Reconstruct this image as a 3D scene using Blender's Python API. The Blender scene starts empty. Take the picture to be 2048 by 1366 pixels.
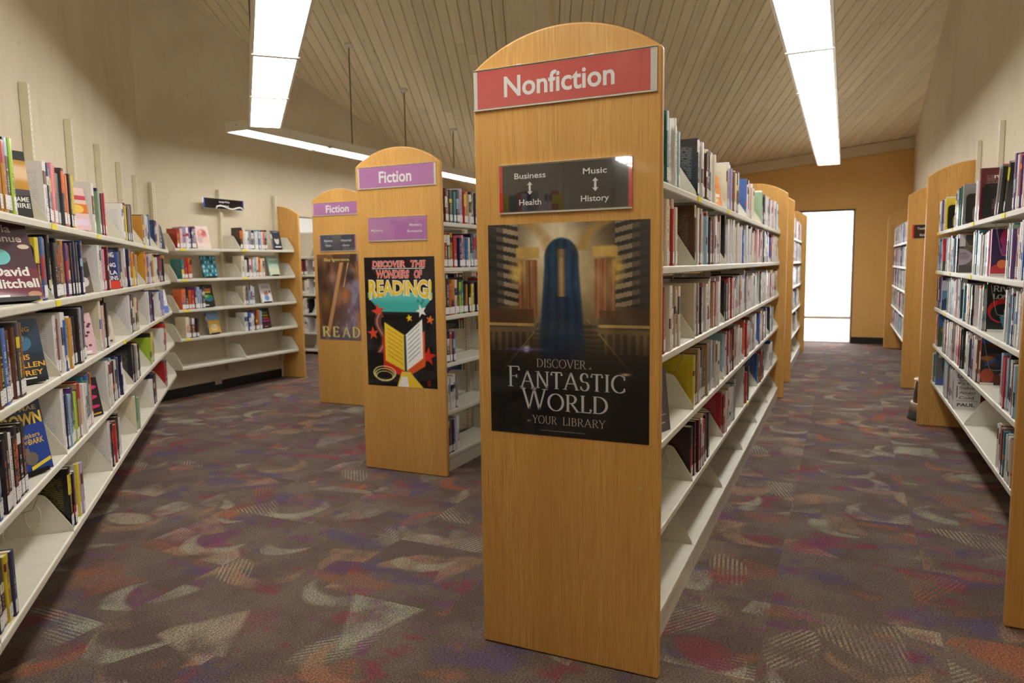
import bpy, bmesh, math, random
import numpy as np

random.seed(7)
rng = np.random.RandomState(11)
S = bpy.context.scene
COL = S.collection

def lin(r, g, b, a=1.0):
    f = lambda v: (v/255.0)/12.92 if v/255.0 <= 0.04045 else ((v/255.0+0.055)/1.055)**2.4
    return (f(r), f(g), f(b), a)

# ------------------------------------------------------------------ camera
CAM_H = 1.42
def look(yaw, pitch, roll):
    cy, sy = math.cos(yaw), math.sin(yaw)
    fwd = np.array([-sy*math.cos(pitch), cy*math.cos(pitch), -math.sin(pitch)])
    rt = np.array([cy, sy, 0.0]); up = np.cross(rt, fwd)
    c, s = math.cos(roll), math.sin(roll)
    return c*rt+s*up, -s*rt+c*up, fwd
R_, U_, F_ = look(math.radians(24.795), math.radians(6.118), math.radians(-0.848))
from mathutils import Matrix
cam_d = bpy.data.cameras.new('camera')
cam = bpy.data.objects.new('camera', cam_d); COL.objects.link(cam)
cam.matrix_world = Matrix(((R_[0], U_[0], -F_[0], 0), (R_[1], U_[1], -F_[1], 0), (R_[2], U_[2], -F_[2], CAM_H), (0, 0, 0, 1)))
cam_d.sensor_width = 36.0; cam_d.lens = 1437.0/2048*36.0
cam_d.clip_start = 0.05; cam_d.clip_end = 200
cam_d.dof.use_dof = True; cam_d.dof.focus_distance = 2.75; cam_d.dof.aperture_fstop = 3.5
S.camera = cam

# ------------------------------------------------------------------ daylight outside and exposure
world = bpy.data.worlds.new('overcast_sky'); S.world = world; world.use_nodes = True
bg = world.node_tree.nodes['Background']; bg.inputs[0].default_value = (0.98, 0.99, 1.0, 1); bg.inputs[1].default_value = 7.0
LAMP = 11.0
S.view_settings.view_transform = 'Standard'; S.view_settings.look = 'None'
S.view_settings.gamma = 1.0; S.view_settings.use_curve_mapping = False
S.view_settings.exposure = 0.52
S.cycles.max_bounces = 10; S.cycles.diffuse_bounces = 6; S.cycles.transparent_max_bounces = 12
S.cycles.caustics_reflective = False; S.cycles.caustics_refractive = False
S.cycles.sample_clamp_indirect = 6.0

# ------------------------------------------------------------------ node helpers
class NT:
    def __init__(s, name):
        s.m = bpy.data.materials.new(name); s.m.use_nodes = True
        s.t = s.m.node_tree; s.t.nodes.clear()
        s.out = s.t.nodes.new('ShaderNodeOutputMaterial')
    def n(s, typ, **kw):
        nd = s.t.nodes.new(typ)
        for k, v in kw.items(): setattr(nd, k, v)
        return nd
    def put(s, sock, v):
        if hasattr(v, 'is_linked') or isinstance(v, bpy.types.NodeSocket): s.t.links.new(v, sock)
        elif isinstance(v, (int, float)) and hasattr(sock.default_value, '__len__'): sock.default_value = (v,)*len(sock.default_value)
        else: sock.default_value = v
    def math(s, op, a, b=None, c=None):
        nd = s.n('ShaderNodeMath', operation=op)
        for i, v in enumerate((a, b, c)):
            if v is not None: s.put(nd.inputs[i], v)
        return nd.outputs[0]
    def vec(s, op, a, b=None):
        nd = s.n('ShaderNodeVectorMath', operation=op); s.put(nd.inputs[0], a)
        if b is not None: s.put(nd.inputs[1], b)
        return nd.outputs['Value'] if op in ('LENGTH', 'DOT_PRODUCT', 'DISTANCE') else nd.outputs[0]
    def scale(s, a, f):
        nd = s.n('ShaderNodeVectorMath', operation='SCALE'); s.put(nd.inputs[0], a); s.put(nd.inputs[3], f); return nd.outputs[0]
    def mix(s, f, a, b, mode='MIX'):
        nd = s.n('ShaderNodeMix', data_type='RGBA', blend_type=mode)
        s.put(nd.inputs[0], f); s.put(nd.inputs[6], a); s.put(nd.inputs[7], b); return nd.outputs[2]
    def noise(s, v, scale, detail=2, rough=0.5, col=False, dim='3D'):
        nd = s.n('ShaderNodeTexNoise', noise_dimensions=dim); s.put(nd.inputs['Vector'], v)
        nd.inputs['Scale'].default_value = scale; nd.inputs['Detail'].default_value = detail; nd.inputs['Roughness'].default_value = rough
        return nd.outputs['Color' if col else 'Fac']
    def white(s, v):
        nd = s.n('ShaderNodeTexWhiteNoise', noise_dimensions='3D'); s.put(nd.inputs['Vector'], v); return nd.outputs['Value'], nd.outputs['Color']
    def sep(s, v):
        nd = s.n('ShaderNodeSeparateXYZ'); s.put(nd.inputs[0], v); return nd.outputs
    def comb(s, x, y, z=0.0):
        nd = s.n('ShaderNodeCombineXYZ')
        for i, v in enumerate((x, y, z)): s.put(nd.inputs[i], v)
        return nd.outputs[0]
    def ramp(s, f, pts, interp='LINEAR'):
        nd = s.n('ShaderNodeValToRGB'); s.put(nd.inputs[0], f); cr = nd.color_ramp; cr.interpolation = interp
        while len(cr.elements) < len(pts): cr.elements.new(0.5)
        for e, (p, c) in zip(cr.elements, pts): e.position = p; e.color = c
        return nd.outputs[0]
    def mapr(s, v, a, b, c=0.0, d=1.0, smooth=False):
        nd = s.n('ShaderNodeMapRange', interpolation_type='SMOOTHSTEP' if smooth else 'LINEAR')
        for i, x in enumerate((v, a, b, c, d)): s.put(nd.inputs[i], x)
        return nd.outputs[0]
    def obj(s): return s.n('ShaderNodeTexCoord').outputs['Object']
    def uv(s): return s.n('ShaderNodeTexCoord').outputs['UV']
    def pos(s): return s.n('ShaderNodeNewGeometry').outputs['Position']
    def attr(s, name): 
        nd = s.n('ShaderNodeAttribute', attribute_name=name); return nd.outputs['Color'], nd.outputs['Alpha']
    def bump(s, h, strength=0.3, dist=0.01):
        nd = s.n('ShaderNodeBump'); s.put(nd.inputs['Height'], h); nd.inputs['Strength'].default_value = strength; nd.inputs['Distance'].default_value = dist
        return nd.outputs[0]
    def pbr(s, col, rough=0.5, bump=None, metal=0.0, coat=0.0, spec=0.5, coat_rough=0.05):
        b = s.n('ShaderNodeBsdfPrincipled'); s.put(b.inputs['Base Color'], col); s.put(b.inputs['Roughness'], rough)
        b.inputs['Metallic'].default_value = metal; b.inputs['Coat Weight'].default_value = coat; b.inputs['Coat Roughness'].default_value = coat_rough
        b.inputs['Specular IOR Level'].default_value = spec
        if bump is not None: s.put(b.inputs['Normal'], bump)
        s.t.links.new(b.outputs[0], s.out.inputs[0]); return s.m

def flat(name, col, rough=0.5, metal=0.0, coat=0.0, spec=0.5, mottle=0.04, scale=14.0):
    t = NT(name); nz = t.noise(t.obj(), scale, 3)
    f = t.mapr(nz, 0.3, 0.7, 1.0-mottle, 1.0+mottle)
    c = t.mix(1.0, col, t.comb(f, f, f), 'MULTIPLY')
    return t.pbr(c, rough, None, metal, coat, spec)

# ------------------------------------------------------------------ materials
def m_wood():
    t = NT('honey_oak_veneer'); p = t.pos()
    q = t.vec('MULTIPLY', p, (1, 1, 0.035)); fine = t.noise(q, 260, 3, 0.6)
    q2 = t.vec('MULTIPLY', p, (1, 1, 0.06)); wide = t.noise(q2, 9, 3, 0.55)
    q3 = t.vec('MULTIPLY', p, (1, 1, 0.012)); pore = t.noise(q3, 420, 1, 0.5)
    x = t.sep(p)[0]; flitch = t.white(t.comb(t.math('FLOOR', t.math('MULTIPLY', x, 7.2)), 3.0, 1.0))[0]
    c = t.mix(t.mapr(fine, 0.3, 0.7), lin(198, 144, 72), lin(230, 185, 108))
    c = t.mix(t.mapr(wide, 0.3, 0.7), c, lin(210, 158, 84))
    f = t.mapr(flitch, 0, 1, 0.93, 1.04)
    c = t.mix(1.0, c, t.comb(f, f, f), 'MULTIPLY')
    c = t.mix(t.mapr(pore, 0.62, 0.74, 0, 0.45), c, lin(140, 86, 34))
    return t.pbr(c, 0.42, t.bump(fine, 0.06, 0.002), spec=0.4, coat=0.08)
def m_wall(name, c1, c2, pits=True):
    t = NT(name); p = t.pos(); a = t.noise(p, 1.3, 4, 0.6); b = t.noise(p, 38, 4, 0.65)
    col = t.mix(t.mapr(a, 0.3, 0.7), c1, c2)
    st = t.noise(t.vec('MULTIPLY', p, (1, 1, 0.35)), 9, 3, 0.6)
    col = t.mix(t.mapr(st, 0.55, 0.75, 0, 0.12), col, lin(150, 132, 104))
    h = b
    if pits:
        v = t.n('ShaderNodeTexVoronoi'); t.put(v.inputs['Vector'], t.vec('MULTIPLY', p, (1, 1, 0.55))); v.inputs['Scale'].default_value = 9
        pr = t.white(v.outputs['Position'])[0]
        pit = t.math('MULTIPLY', t.math('LESS_THAN', v.outputs['Distance'], t.math('MULTIPLY', pr, 0.085)), t.math('GREATER_THAN', pr, 0.55))
        col = t.mix(t.math('MULTIPLY', pit, 0.45), col, lin(120, 104, 80)); h = t.math('SUBTRACT', b, pit)
    return t.pbr(col, 0.85, t.bump(h, 0.35, 0.006), spec=0.2)
def m_planks():
    t = NT('whitewashed_ceiling_boards'); p = t.pos(); pr = t.n('ShaderNodeObjectInfo').outputs['Random']
    e = t.vec('DOT_PRODUCT', p, (0.9239, 0.3827, 0)); d = t.vec('DOT_PRODUCT', p, (-0.3827, 0.9239, 0))
    g = t.noise(t.comb(t.math('MULTIPLY', e, 22.0), t.math('MULTIPLY', d, 0.9), t.math('MULTIPLY', pr, 40)), 1.6, 4, 0.6)
    kn = t.n('ShaderNodeTexVoronoi'); t.put(kn.inputs['Vector'], t.comb(t.math('MULTIPLY', e, 3.0), t.math('MULTIPLY', d, 1.0), pr)); kn.inputs['Scale'].default_value = 2.2
    k = t.mapr(kn.outputs['Distance'], 0.02, 0.09, 0.5, 0.0)
    c = t.mix(t.mapr(g, 0.3, 0.75), lin(248, 238, 212), lin(232, 219, 187))
    c = t.mix(k, c, lin(120, 92, 58))
    f = t.mapr(pr, 0, 1, 0.93, 1.05); c = t.mix(1.0, c, t.comb(f, f, f), 'MULTIPLY')
    return t.pbr(c, 0.7, t.bump(g, 0.15, 0.004), spec=0.25)
def m_carpet():
    t = NT('patterned_carpet_tiles'); p = t.pos(); P = t.sep(p)
    tx = t.math('FLOOR', t.math('DIVIDE', t.math('ADD', P[0], 0.235), 0.61)); ty = t.math('FLOOR', t.math('DIVIDE', t.math('SUBTRACT', P[1], 1.82), 0.61))
    tv, tc = t.white(t.comb(tx, ty, 5.0))
    off = t.scale(tc, 30.0)
    # four of five tiles run on from their neighbours, the rest start the print afresh
    q = t.vec('ADD', t.comb(P[0], P[1], 0.0), t.scale(t.vec('MULTIPLY', off, (1, 1, 0)), t.math('GREATER_THAN', tv, 0.3)))
    yarn = t.noise(t.vec('MULTIPLY', p, (1.0, 1.35, 0)), 130, 2, 0.8, dim='2D')
    yarn2 = t.noise(t.vec('MULTIPLY', p, (1.6, 1.0, 0)), 320, 1, 0.8, dim='2D')
    big = t.noise(q, 2.6, 3, 0.6, dim='2D')
    base = t.mix(t.mapr(big, 0.35, 0.65), lin(98, 83, 77), lin(114, 101, 92))
    def blotch(base, seed, sc, col, lo, hi, amt):
        v = t.noise(t.vec('ADD', t.vec('MULTIPLY', q, (1.0, 1.7, 0)), (seed, seed*1.7, 0)), sc, 3, 0.55, dim='2D')
        return t.mix(t.mapr(v, lo, hi, 0, amt), base, col)
    base = blotch(base, 3.1, 2.3, lin(86, 78, 112), 0.58, 0.68, 0.6)
    base = blotch(base, 9.4, 2.6, lin(128, 58, 74), 0.62, 0.70, 0.62)
    base = blotch(base, 17.2, 2.9, lin(112, 66, 108), 0.64, 0.71, 0.55)
    base = blotch(base, 27.7, 2.4, lin(150, 96, 70), 0.66, 0.74, 0.5)
    def layer(base, seed, sc, prob, radius, ramp, striped, shape):
        v = t.n('ShaderNodeTexVoronoi', voronoi_dimensions='2D'); qq = t.vec('ADD', q, (seed, seed*0.37, 0))
        t.put(v.inputs['Vector'], qq); v.inputs['Scale'].default_value = sc
        loc = t.vec('SUBTRACT', qq, v.outputs['Position'])
        r1, rc = t.white(t.vec('ADD', v.outputs['Position'], (seed, 0, 0))); R = t.sep(rc)
        ang = t.math('MULTIPLY', R[0], 6.283); ca, sa = t.math('COSINE', ang), t.math('SINE', ang); L = t.sep(loc)
        x = t.math('ADD', t.math('MULTIPLY', L[0], ca), t.math('MULTIPLY', L[1], sa)); y = t.math('SUBTRACT', t.math('MULTIPLY', L[1], ca), t.math('MULTIPLY', L[0], sa))
        d1 = t.vec('LENGTH', t.comb(x, y, 0.0))
        ins = lambda d, r: t.mapr(d, r-0.012, r+0.012, 1.0, 0.0); outs = lambda d, r: t.mapr(d, r-0.012, r+0.012, 0.0, 1.0)
        if shape == 'leaf':
            a = t.vec('LENGTH', t.comb(x, t.math('ADD', y, radius*0.75), 0.0)); b = t.vec('LENGTH', t.comb(x, t.math('SUBTRACT', y, radius*0.75), 0.0))
            m = t.math('MULTIPLY', ins(a, radius*1.15), ins(b, radius*1.15))
        elif shape == 'crescent':
            b = t.vec('LENGTH', t.comb(t.math('SUBTRACT', x, radius*0.5), y, 0.0)); m = t.math('MULTIPLY', ins(d1, radius), outs(b, radius*0.95))
        elif shape == 'half':
            m = t.math('MULTIPLY', ins(d1, radius), outs(y, radius*0.15))
        else:
            m = t.math('MULTIPLY', ins(t.math('SUBTRACT', t.math('ABSOLUTE', y), t.math('MULTIPLY', t.math('ADD', x, radius), 0.42)), 0.0), ins(t.math('ABSOLUTE', x), radius))
        m = t.math('MULTIPLY', m, t.math('LESS_THAN', r1, prob))
        if striped:
            st = t.mapr(t.math('SINE', t.math('MULTIPLY', t.math('ADD', y, t.math('MULTIPLY', x, 0.25)), 300.0)), -0.5, 0.4)
            m = t.math('MULTIPLY', m, t.math('MAXIMUM', st, t.math('LESS_THAN', R[2], 0.2)))
        worn = t.mapr(t.noise(t.vec('ADD', q, (seed, 3.0, 0)), 5, 3, 0.6, dim='2D'), 0.32, 0.62, 0.08, 0.78)
        dots = t.mapr(yarn, 0.35, 0.6, 0.45, 1.0)
        return t.mix(t.math('MULTIPLY', t.math('MULTIPLY', m, worn), dots), base, t.ramp(R[1], ramp, 'CONSTANT'))
    sage, tan, rust, red, pale, plum = lin(158, 158, 138), lin(156, 124, 98), lin(160, 94, 68), lin(132, 60, 70), lin(168, 156, 134), lin(112, 62, 100)
    base = layer(base, 1.3, 1.9, 0.55, 0.20, [(0, tan), (0.4, lin(128, 112, 98)), (0.7, red), (0.88, plum)], False, 'half')
    base = layer(base, 5.7, 2.1, 0.55, 0.21, [(0, sage), (0.35, rust), (0.6, red), (0.8, pale)], True, 'leaf')
    base = layer(base, 8.2, 2.5, 0.5, 0.17, [(0, sage), (0.5, tan), (0.8, rust)], False, 'crescent')
    base = layer(base, 12.9, 2.0, 0.5, 0.22, [(0, pale), (0.4, rust), (0.65, sage), (0.9, red)], True, 'wedge')
    f = t.mapr(yarn, 0.3, 0.7, 0.42, 1.58); f2 = t.mapr(yarn2, 0.3, 0.7, 0.8, 1.2)
    ff = t.math('MULTIPLY', f, f2); base = t.mix(1.0, base, t.comb(ff, ff, ff), 'MULTIPLY')
    return t.pbr(base, 0.95, t.bump(yarn, 0.7, 0.006), spec=0.1)
def m_book():
    t = NT('book_cover'); uv = t.sep(t.uv()); u, v = uv[0], uv[1]
    cA, sd = t.attr('cA'); cB, hv = t.attr('cB')
    cover = t.math('GREATER_THAN', u, 1.5); uu = t.math('SUBTRACT', u, 2.0)
    # spine: band and blocks of tiny unreadable marks
    rs = lambda k: t.white(t.comb(sd, k, 0.5))[0]
    band_on = t.math('LESS_THAN', rs(1.0), 0.45); lo = t.mapr(rs(2.0), 0, 1, 0.15, 0.8)
    band = t.math('MULTIPLY', band_on, t.math('MULTIPLY', t.math('GREATER_THAN', v, lo), t.math('LESS_THAN', v, t.math('ADD', lo, t.mapr(rs(3.0), 0, 1, 0.06, 0.4)))))
    col = t.mix(t.math('MULTIPLY', band, t.math('SUBTRACT', 1.0, cover)), cA, cB)
    N = t.mapr(rs(4.0), 0, 1, 26, 60); vn = t.math('MULTIPLY', v, N); row = t.math('FLOOR', vn)
    w1, wc = t.white(t.comb(row, sd, 2.0)); fr = t.math('FRACT', vn)
    half = t.math('MULTIPLY', t.mapr(w1, 0, 1, 0.5, 1.0), t.mapr(rs(5.0), 0, 1, 0.12, 0.34))
    g = t.math('LESS_THAN', t.math('ABSOLUTE', t.math('SUBTRACT', u, 0.5)), half)
    g = t.math('MULTIPLY', g, t.math('LESS_THAN', fr, 0.66)); g = t.math('MULTIPLY', g, t.math('GREATER_THAN', t.sep(wc)[1], 0.2))
    title = t.math('MULTIPLY', t.math('GREATER_THAN', v, 0.27), t.math('LESS_THAN', v, t.mapr(rs(6.0), 0, 1, 0.55, 0.93)))
    gap = t.math('GREATER_THAN', t.math('ABSOLUTE', t.math('SUBTRACT', v, t.mapr(rs(7.0), 0, 1, 0.45, 0.7))), 0.03)
    g = t.math('MULTIPLY', t.math('MULTIPLY', g, title), t.math('MULTIPLY', gap, t.math('SUBTRACT', 1.0, cover)))
    ink = t.mix(band, cB, cA); col = t.mix(t.math('MULTIPLY', g, 0.85), col, ink)
    # boards: lines of blurb print
    vr = t.math('MULTIPLY', v, 34.0); rw = t.math('FLOOR', vr); wd = t.math('FLOOR', t.math('MULTIPLY', uu, 26.0))
    l1 = t.white(t.comb(rw, sd, 9.0))[0]; l2 = t.white(t.comb(rw, wd, sd))[0]
    pr = t.math('MULTIPLY', t.math('LESS_THAN', t.math('FRACT', vr), 0.45), t.math('GREATER_THAN', l2, 0.18))
    pr = t.math('MULTIPLY', pr, t.math('MULTIPLY', t.math('GREATER_THAN', uu, 0.14), t.math('LESS_THAN', uu, t.mapr(l1, 0, 1, 0.6, 0.9))))
    pr = t.math('MULTIPLY', pr, t.math('MULTIPLY', t.math('GREATER_THAN', v, 0.2), t.math('LESS_THAN', v, 0.86)))
    pr = t.math('MULTIPLY', pr, t.math('MULTIPLY', cover, hv)); col = t.mix(t.math('MULTIPLY', pr, 0.28), col, cB)
    return t.pbr(col, 0.32, None, coat=0.25, coat_rough=0.12)
def m_label():
    t = NT('white_spine_label'); uv = t.sep(t.uv()); u, v = uv[0], uv[1]
    vr = t.math('MULTIPLY', v, 4.0); rw = t.math('FLOOR', vr); wd = t.math('FLOOR', t.math('MULTIPLY', u, 7.0)); sd = t.n('ShaderNodeObjectInfo').outputs['Random']
    a = t.white(t.comb(rw, wd, t.math('MULTIPLY', sd, 30)))[0]
    g = t.math('MULTIPLY', t.math('LESS_THAN', t.math('ABSOLUTE', t.math('SUBTRACT', t.math('FRACT', vr), 0.5)), 0.22), t.math('GREATER_THAN', a, 0.45))
    g = t.math('MULTIPLY', g, t.math('LESS_THAN', t.math('ABSOLUTE', t.math('SUBTRACT', u, 0.5)), 0.36))
    return t.pbr(t.mix(t.math('MULTIPLY', g, 0.38), lin(240, 240, 240), lin(70, 70, 76)), 0.4)
def m_pages():
    t = NT('paper_page_edges'); nz = t.noise(t.pos(), 420, 2, 0.7)
    return t.pbr(t.mix(t.mapr(nz, 0.3, 0.7), lin(222, 212, 188), lin(240, 233, 214)), 0.8, spec=0.2)
def m_print(name='printed_paper', coat=0.35, rough=0.4):
    t = NT(name); cA, _ = t.attr('cA'); nz = t.mapr(t.noise(t.pos(), 60, 2), 0.3, 0.7, 0.97, 1.03)
    return t.pbr(t.mix(1.0, cA, t.comb(nz, nz, nz), 'MULTIPLY'), rough, None, coat=coat)
def m_channel():
    t = NT('slotted_cream_steel'); uv = t.sep(t.uv()); v = t.math('FRACT', t.math('DIVIDE', uv[1], 0.0254))
    s = t.math('MULTIPLY', t.math('LESS_THAN', t.math('ABSOLUTE', t.math('SUBTRACT', uv[0], 0.017)), 0.0028), t.math('LESS_THAN', v, 0.55))
    nz = t.noise(t.pos(), 12, 3)
    c = t.mix(t.mapr(nz, 0.3, 0.7), lin(214, 206, 180), lin(224, 216, 192))
    return t.pbr(t.mix(s, c, lin(60, 54, 44)), 0.45)
def m_emit():
    t = NT('glowing_diffuser'); e = t.n('ShaderNodeEmission'); n2 = t.mapr(t.noise(t.pos(), 3, 2), 0.3, 0.7, LAMP*0.97, LAMP*1.03)
    e.inputs[0].default_value = (1.0, 0.975, 0.92, 1); t.put(e.inputs[1], n2); t.t.links.new(e.outputs[0], t.out.inputs[0]); return t.m
def m_added_glow():  # made-up weak emitter that brightens the ceiling boards
    t = NT('added_ceiling_glow'); e = t.n('ShaderNodeEmission'); n2 = t.mapr(t.noise(t.pos(), 3, 2), 0.3, 0.7, 0.47, 0.53)
    e.inputs[0].default_value = (1.0, 0.95, 0.86, 1); t.put(e.inputs[1], n2); t.t.links.new(e.outputs[0], t.out.inputs[0]); return t.m
def m_glass():
    t = NT('clear_glass'); a = t.n('ShaderNodeBsdfTransparent'); b = t.n('ShaderNodeBsdfGlossy'); b.inputs['Roughness'].default_value = 0.02
    a.inputs[0].default_value = (0.995, 1.0, 0.998, 1)
    f = t.n('ShaderNodeLayerWeight'); f.inputs[0].default_value = 0.5   # Schlick reflectance, the same from both faces of the pane
    q = t.math('ADD', t.math('MULTIPLY', t.math('POWER', f.outputs['Facing'], 5.0), 0.96), 0.04); mx = t.n('ShaderNodeMixShader'); t.put(mx.inputs[0], q)
    t.t.links.new(a.outputs[0], mx.inputs[1]); t.t.links.new(b.outputs[0], mx.inputs[2]); t.t.links.new(mx.outputs[0], t.out.inputs[0]); return t.m

WOOD = m_wood(); WALL = m_wall('rough_cream_plaster', lin(216, 205, 184), lin(204, 191, 168)); YELLOW = m_wall('mustard_paint', lin(222, 186, 124), lin(216, 178, 114), False)
PLANK = m_planks(); CARPET = m_carpet(); BOOK = m_book(); LABEL = m_label(); PAGES = m_pages(); PRINT = m_print(); POSTER = m_print('poster_print', 0.5, 0.35)
STEEL = flat('putty_painted_steel', lin(216, 213, 200), 0.42); CHANNEL = m_channel(); DARKGAP = flat('dark_grey_steel', lin(78, 73, 64), 0.6)
TAG = flat('yellow_tag', lin(236, 222, 60), 0.5); BLACK = flat('black_enamel', lin(18, 18, 18), 0.35); RUBBER = flat('black_rubber', lin(26, 25, 25), 0.8)
EMIT = m_emit(); ADDED_GLOW = m_added_glow(); HOUSING = flat('white_lamp_steel', lin(226, 220, 208), 0.4); ROD = flat('brown_rod', lin(112, 92, 62), 0.5)
GLASS = m_glass(); BRONZE = flat('dark_bronze', lin(62, 52, 46), 0.4, 0.3); WHITE_FRAME = flat('white_frame', lin(228, 226, 220), 0.5); PAVING = flat('pale_concrete', lin(206, 202, 194), 0.9)
WIRE = flat('bright_wire', lin(170, 168, 160), 0.3, 0.8); CLEAR = flat('clear_acrylic_edge', lin(220, 218, 208), 0.12, coat=0.8); COVE = flat('black_vinyl', lin(24, 23, 24), 0.5)
BEIGE = flat('beige_plate', lin(190, 178, 150), 0.5); STOOLP = flat('taupe_enamel', lin(206, 186, 160), 0.4); STOOLD = flat('dark_brown_enamel', lin(66, 46, 40), 0.4)
INK_W = flat('white_lettering', lin(240, 238, 238), 0.4, mottle=0.01)
def sign_mat(name, r, g, b): return flat(name, lin(r, g, b), 0.12, coat=1.0, mottle=0.02)
SIGN_RED = sign_mat('red_sign_paper', 214, 92, 92); SIGN_PURPLE = sign_mat('purple_sign_paper', 186, 116, 180); SIGN_DARK = sign_mat('charcoal_sign_paper', 24, 24, 33)
SIGN_GREY = sign_mat('slate_sign_paper', 74, 74, 88); SIGN_BLUE = sign_mat('blue_sign_edge', 50, 74, 150); SIGN_BRIGHT = sign_mat('scarlet_sign_edge', 214, 44, 52)

# ------------------------------------------------------------------ geometry helpers
class Fr:
    def __init__(s, O, U, V, W=(0, 0, 1)):
        s.O, s.U, s.V, s.W = (np.array(x, float) for x in (O, U, V, W)); s.det = float(np.dot(np.cross(s.U, s.V), s.W))
    def p(s, a, b, c): return s.O+a*s.U+b*s.V+c*s.W
    def at(s, a, b, c): return Fr(s.p(a, b, c), s.U, s.V, s.W)
    def yaw(s, ang):
        c, q = math.cos(ang), math.sin(ang); return Fr(s.O, c*s.U+q*s.V, -q*s.U+c*s.V, s.W)
    def pitch(s, ang):   # lean back about U
        c, q = math.cos(ang), math.sin(ang); return Fr(s.O, s.U, c*s.V+q*s.W, c*s.W-q*s.V)
    def lean(s, ang):    # lean along +U about V
        c, q = math.cos(ang), math.sin(ang); return Fr(s.O, c*s.U-q*s.W, s.V, c*s.W+q*s.U)
WORLD = Fr((0, 0, 0), (1, 0, 0), (0, 1, 0))

class MB:
    def __init__(s): s.v, s.f, s.m, s.a, s.b, s.uv = [], [], [], [], [], []
    def face(s, idx, mat=0, a=None, b=None, uv=None):
        s.f.append(idx); s.m.append(mat); s.a.append(a or (1, 1, 1, 0)); s.b.append(b or (0, 0, 0, 0)); s.uv.append(uv or [(0, 0)]*len(idx))
    def box(s, fr, a0, a1, b0, b1, c0, c1, mat=0, A=None, B=None, skip=(), uvface=None):
        n = len(s.v)
        for c in (c0, c1):
            for b in (b0, b1):
                for a in (a0, a1): s.v.append(fr.p(a, b, c))
        du, dv, dw = a1-a0, b1-b0, c1-c0
        F = {'c0': ((0, 2, 3, 1), du, dv), 'c1': ((4, 5, 7, 6), du, dv), 'b0': ((0, 1, 5, 4), du, dw), 'b1': ((3, 2, 6, 7), du, dw), 'a0': ((2, 0, 4, 6), dv, dw), 'a1': ((1, 3, 7, 5), dv, dw)}
        for k, (q, x, y) in F.items():
            if k in skip: continue
            uv = [(0, 0), (x, 0), (x, y), (0, y)]
            if uvface and k != uvface: uv = [(5, 0)]*4
            if fr.det < 0: q, uv = q[::-1], uv[::-1]
            s.face([n+i for i in q], mat, A, B, uv)
    def prism(s, fr, pts, axis, t0, t1, mat=0, A=None, caps=True):
        put = {'a': lambda p, t: fr.p(t, p[0], p[1]), 'b': lambda p, t: fr.p(p[0], t, p[1]), 'c': lambda p, t: fr.p(p[0], p[1], t)}[axis]
        n, k = len(s.v), len(pts)
        for t in (t0, t1):
            for p in pts: s.v.append(put(p, t))
        area = sum(pts[i][0]*pts[(i+1) % k][1]-pts[(i+1) % k][0]*pts[i][1] for i in range(k))
        sg = (area > 0) == (fr.det > 0)
        if axis == 'b': sg = not sg
        if t1 < t0: sg = not sg
        def put_face(q):
            s.face(q if sg else q[::-1], mat, A)
        for i in range(k):
            j = (i+1) % k; put_face([n+i, n+j, n+k+j, n+k+i])
        if caps:
            put_face([n+i for i in range(k)][::-1]); put_face([n+k+i for i in range(k)])
    def quad(s, fr, a0, a1, b, c0, c1, mat=0, A=None):
        n = len(s.v)
        for a, c in ((a0, c0), (a1, c0), (a1, c1), (a0, c1)): s.v.append(fr.p(a, b, c))
        q = [n, n+1, n+2, n+3]; uv = [(0, 0), (1, 0), (1, 1), (0, 1)]
        s.face(q, mat, A, None, uv)
    def poly(s, fr, pts, b, mat=0, A=None):
        n = len(s.v); s.v += [fr.p(x, b, z) for x, z in pts]; s.face(list(range(n, n+len(pts))), mat, A)
    def ring(s, fr, outer, inner, a0, a1, mat=0):   # plate in the (b,c) plane with a hole
        k = len(outer); n = len(s.v)
        for a in (a0, a1):
            for L in (outer, inner):
                for p in L: s.v.append(fr.p(a, p[0], p[1]))
        for i in range(k):
            j = (i+1) % k
            s.face([n+i, n+j, n+k+j, n+k+i], mat); s.face([n+2*k+i, n+3*k+i, n+3*k+j, n+2*k+j], mat)
            s.face([n+i, n+2*k+i, n+2*k+j, n+j], mat); s.face([n+k+i, n+k+j, n+3*k+j, n+3*k+i], mat)
    def tube(s, pts, r, seg=6, mat=0, closed=False):
        pts = [np.array(p, float) for p in pts]; k = len(pts); n = len(s.v)
        for i, p in enumerate(pts):
            d = (pts[(i+1) % k]-pts[i-1]) if closed or 0 < i < k-1 else (pts[1]-pts[0] if i == 0 else pts[-1]-pts[-2])
            d = d/np.linalg.norm(d); x = np.cross(d, (0.31, 0.17, 0.93)); x /= np.linalg.norm(x); y = np.cross(d, x)
            rr = r[i] if isinstance(r, (list, tuple)) else r
            for j in range(seg):
                an = 2*math.pi*j/seg; s.v.append(p+rr*(math.cos(an)*x+math.sin(an)*y))
        for i in range(k if closed else k-1):
            i2 = (i+1) % k
            for j in range(seg):
                j2 = (j+1) % seg; s.face([n+i*seg+j, n+i*seg+j2, n+i2*seg+j2, n+i2*seg+j], mat)
        if not closed:
            s.face([n+j for j in range(seg)][::-1], mat); s.face([n+(k-1)*seg+j for j in range(seg)], mat)
    def lathe(s, o, prof, seg=28, mat=0):
        n = len(s.v); k = len(prof)
        for r, z in prof:
            for j in range(seg):
                an = 2*math.pi*j/seg; s.v.append(np.array((o[0]+r*math.cos(an), o[1]+r*math.sin(an), o[2]+z)))
        for i in range(k-1):
            for j in range(seg):
                j2 = (j+1) % seg; s.face([n+i*seg+j, n+i*seg+j2, n+(i+1)*seg+j2, n+(i+1)*seg+j], mat)
        s.face([n+j for j in range(seg)][::-1], mat); s.face([n+(k-1)*seg+j for j in range(seg)], mat)
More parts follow.
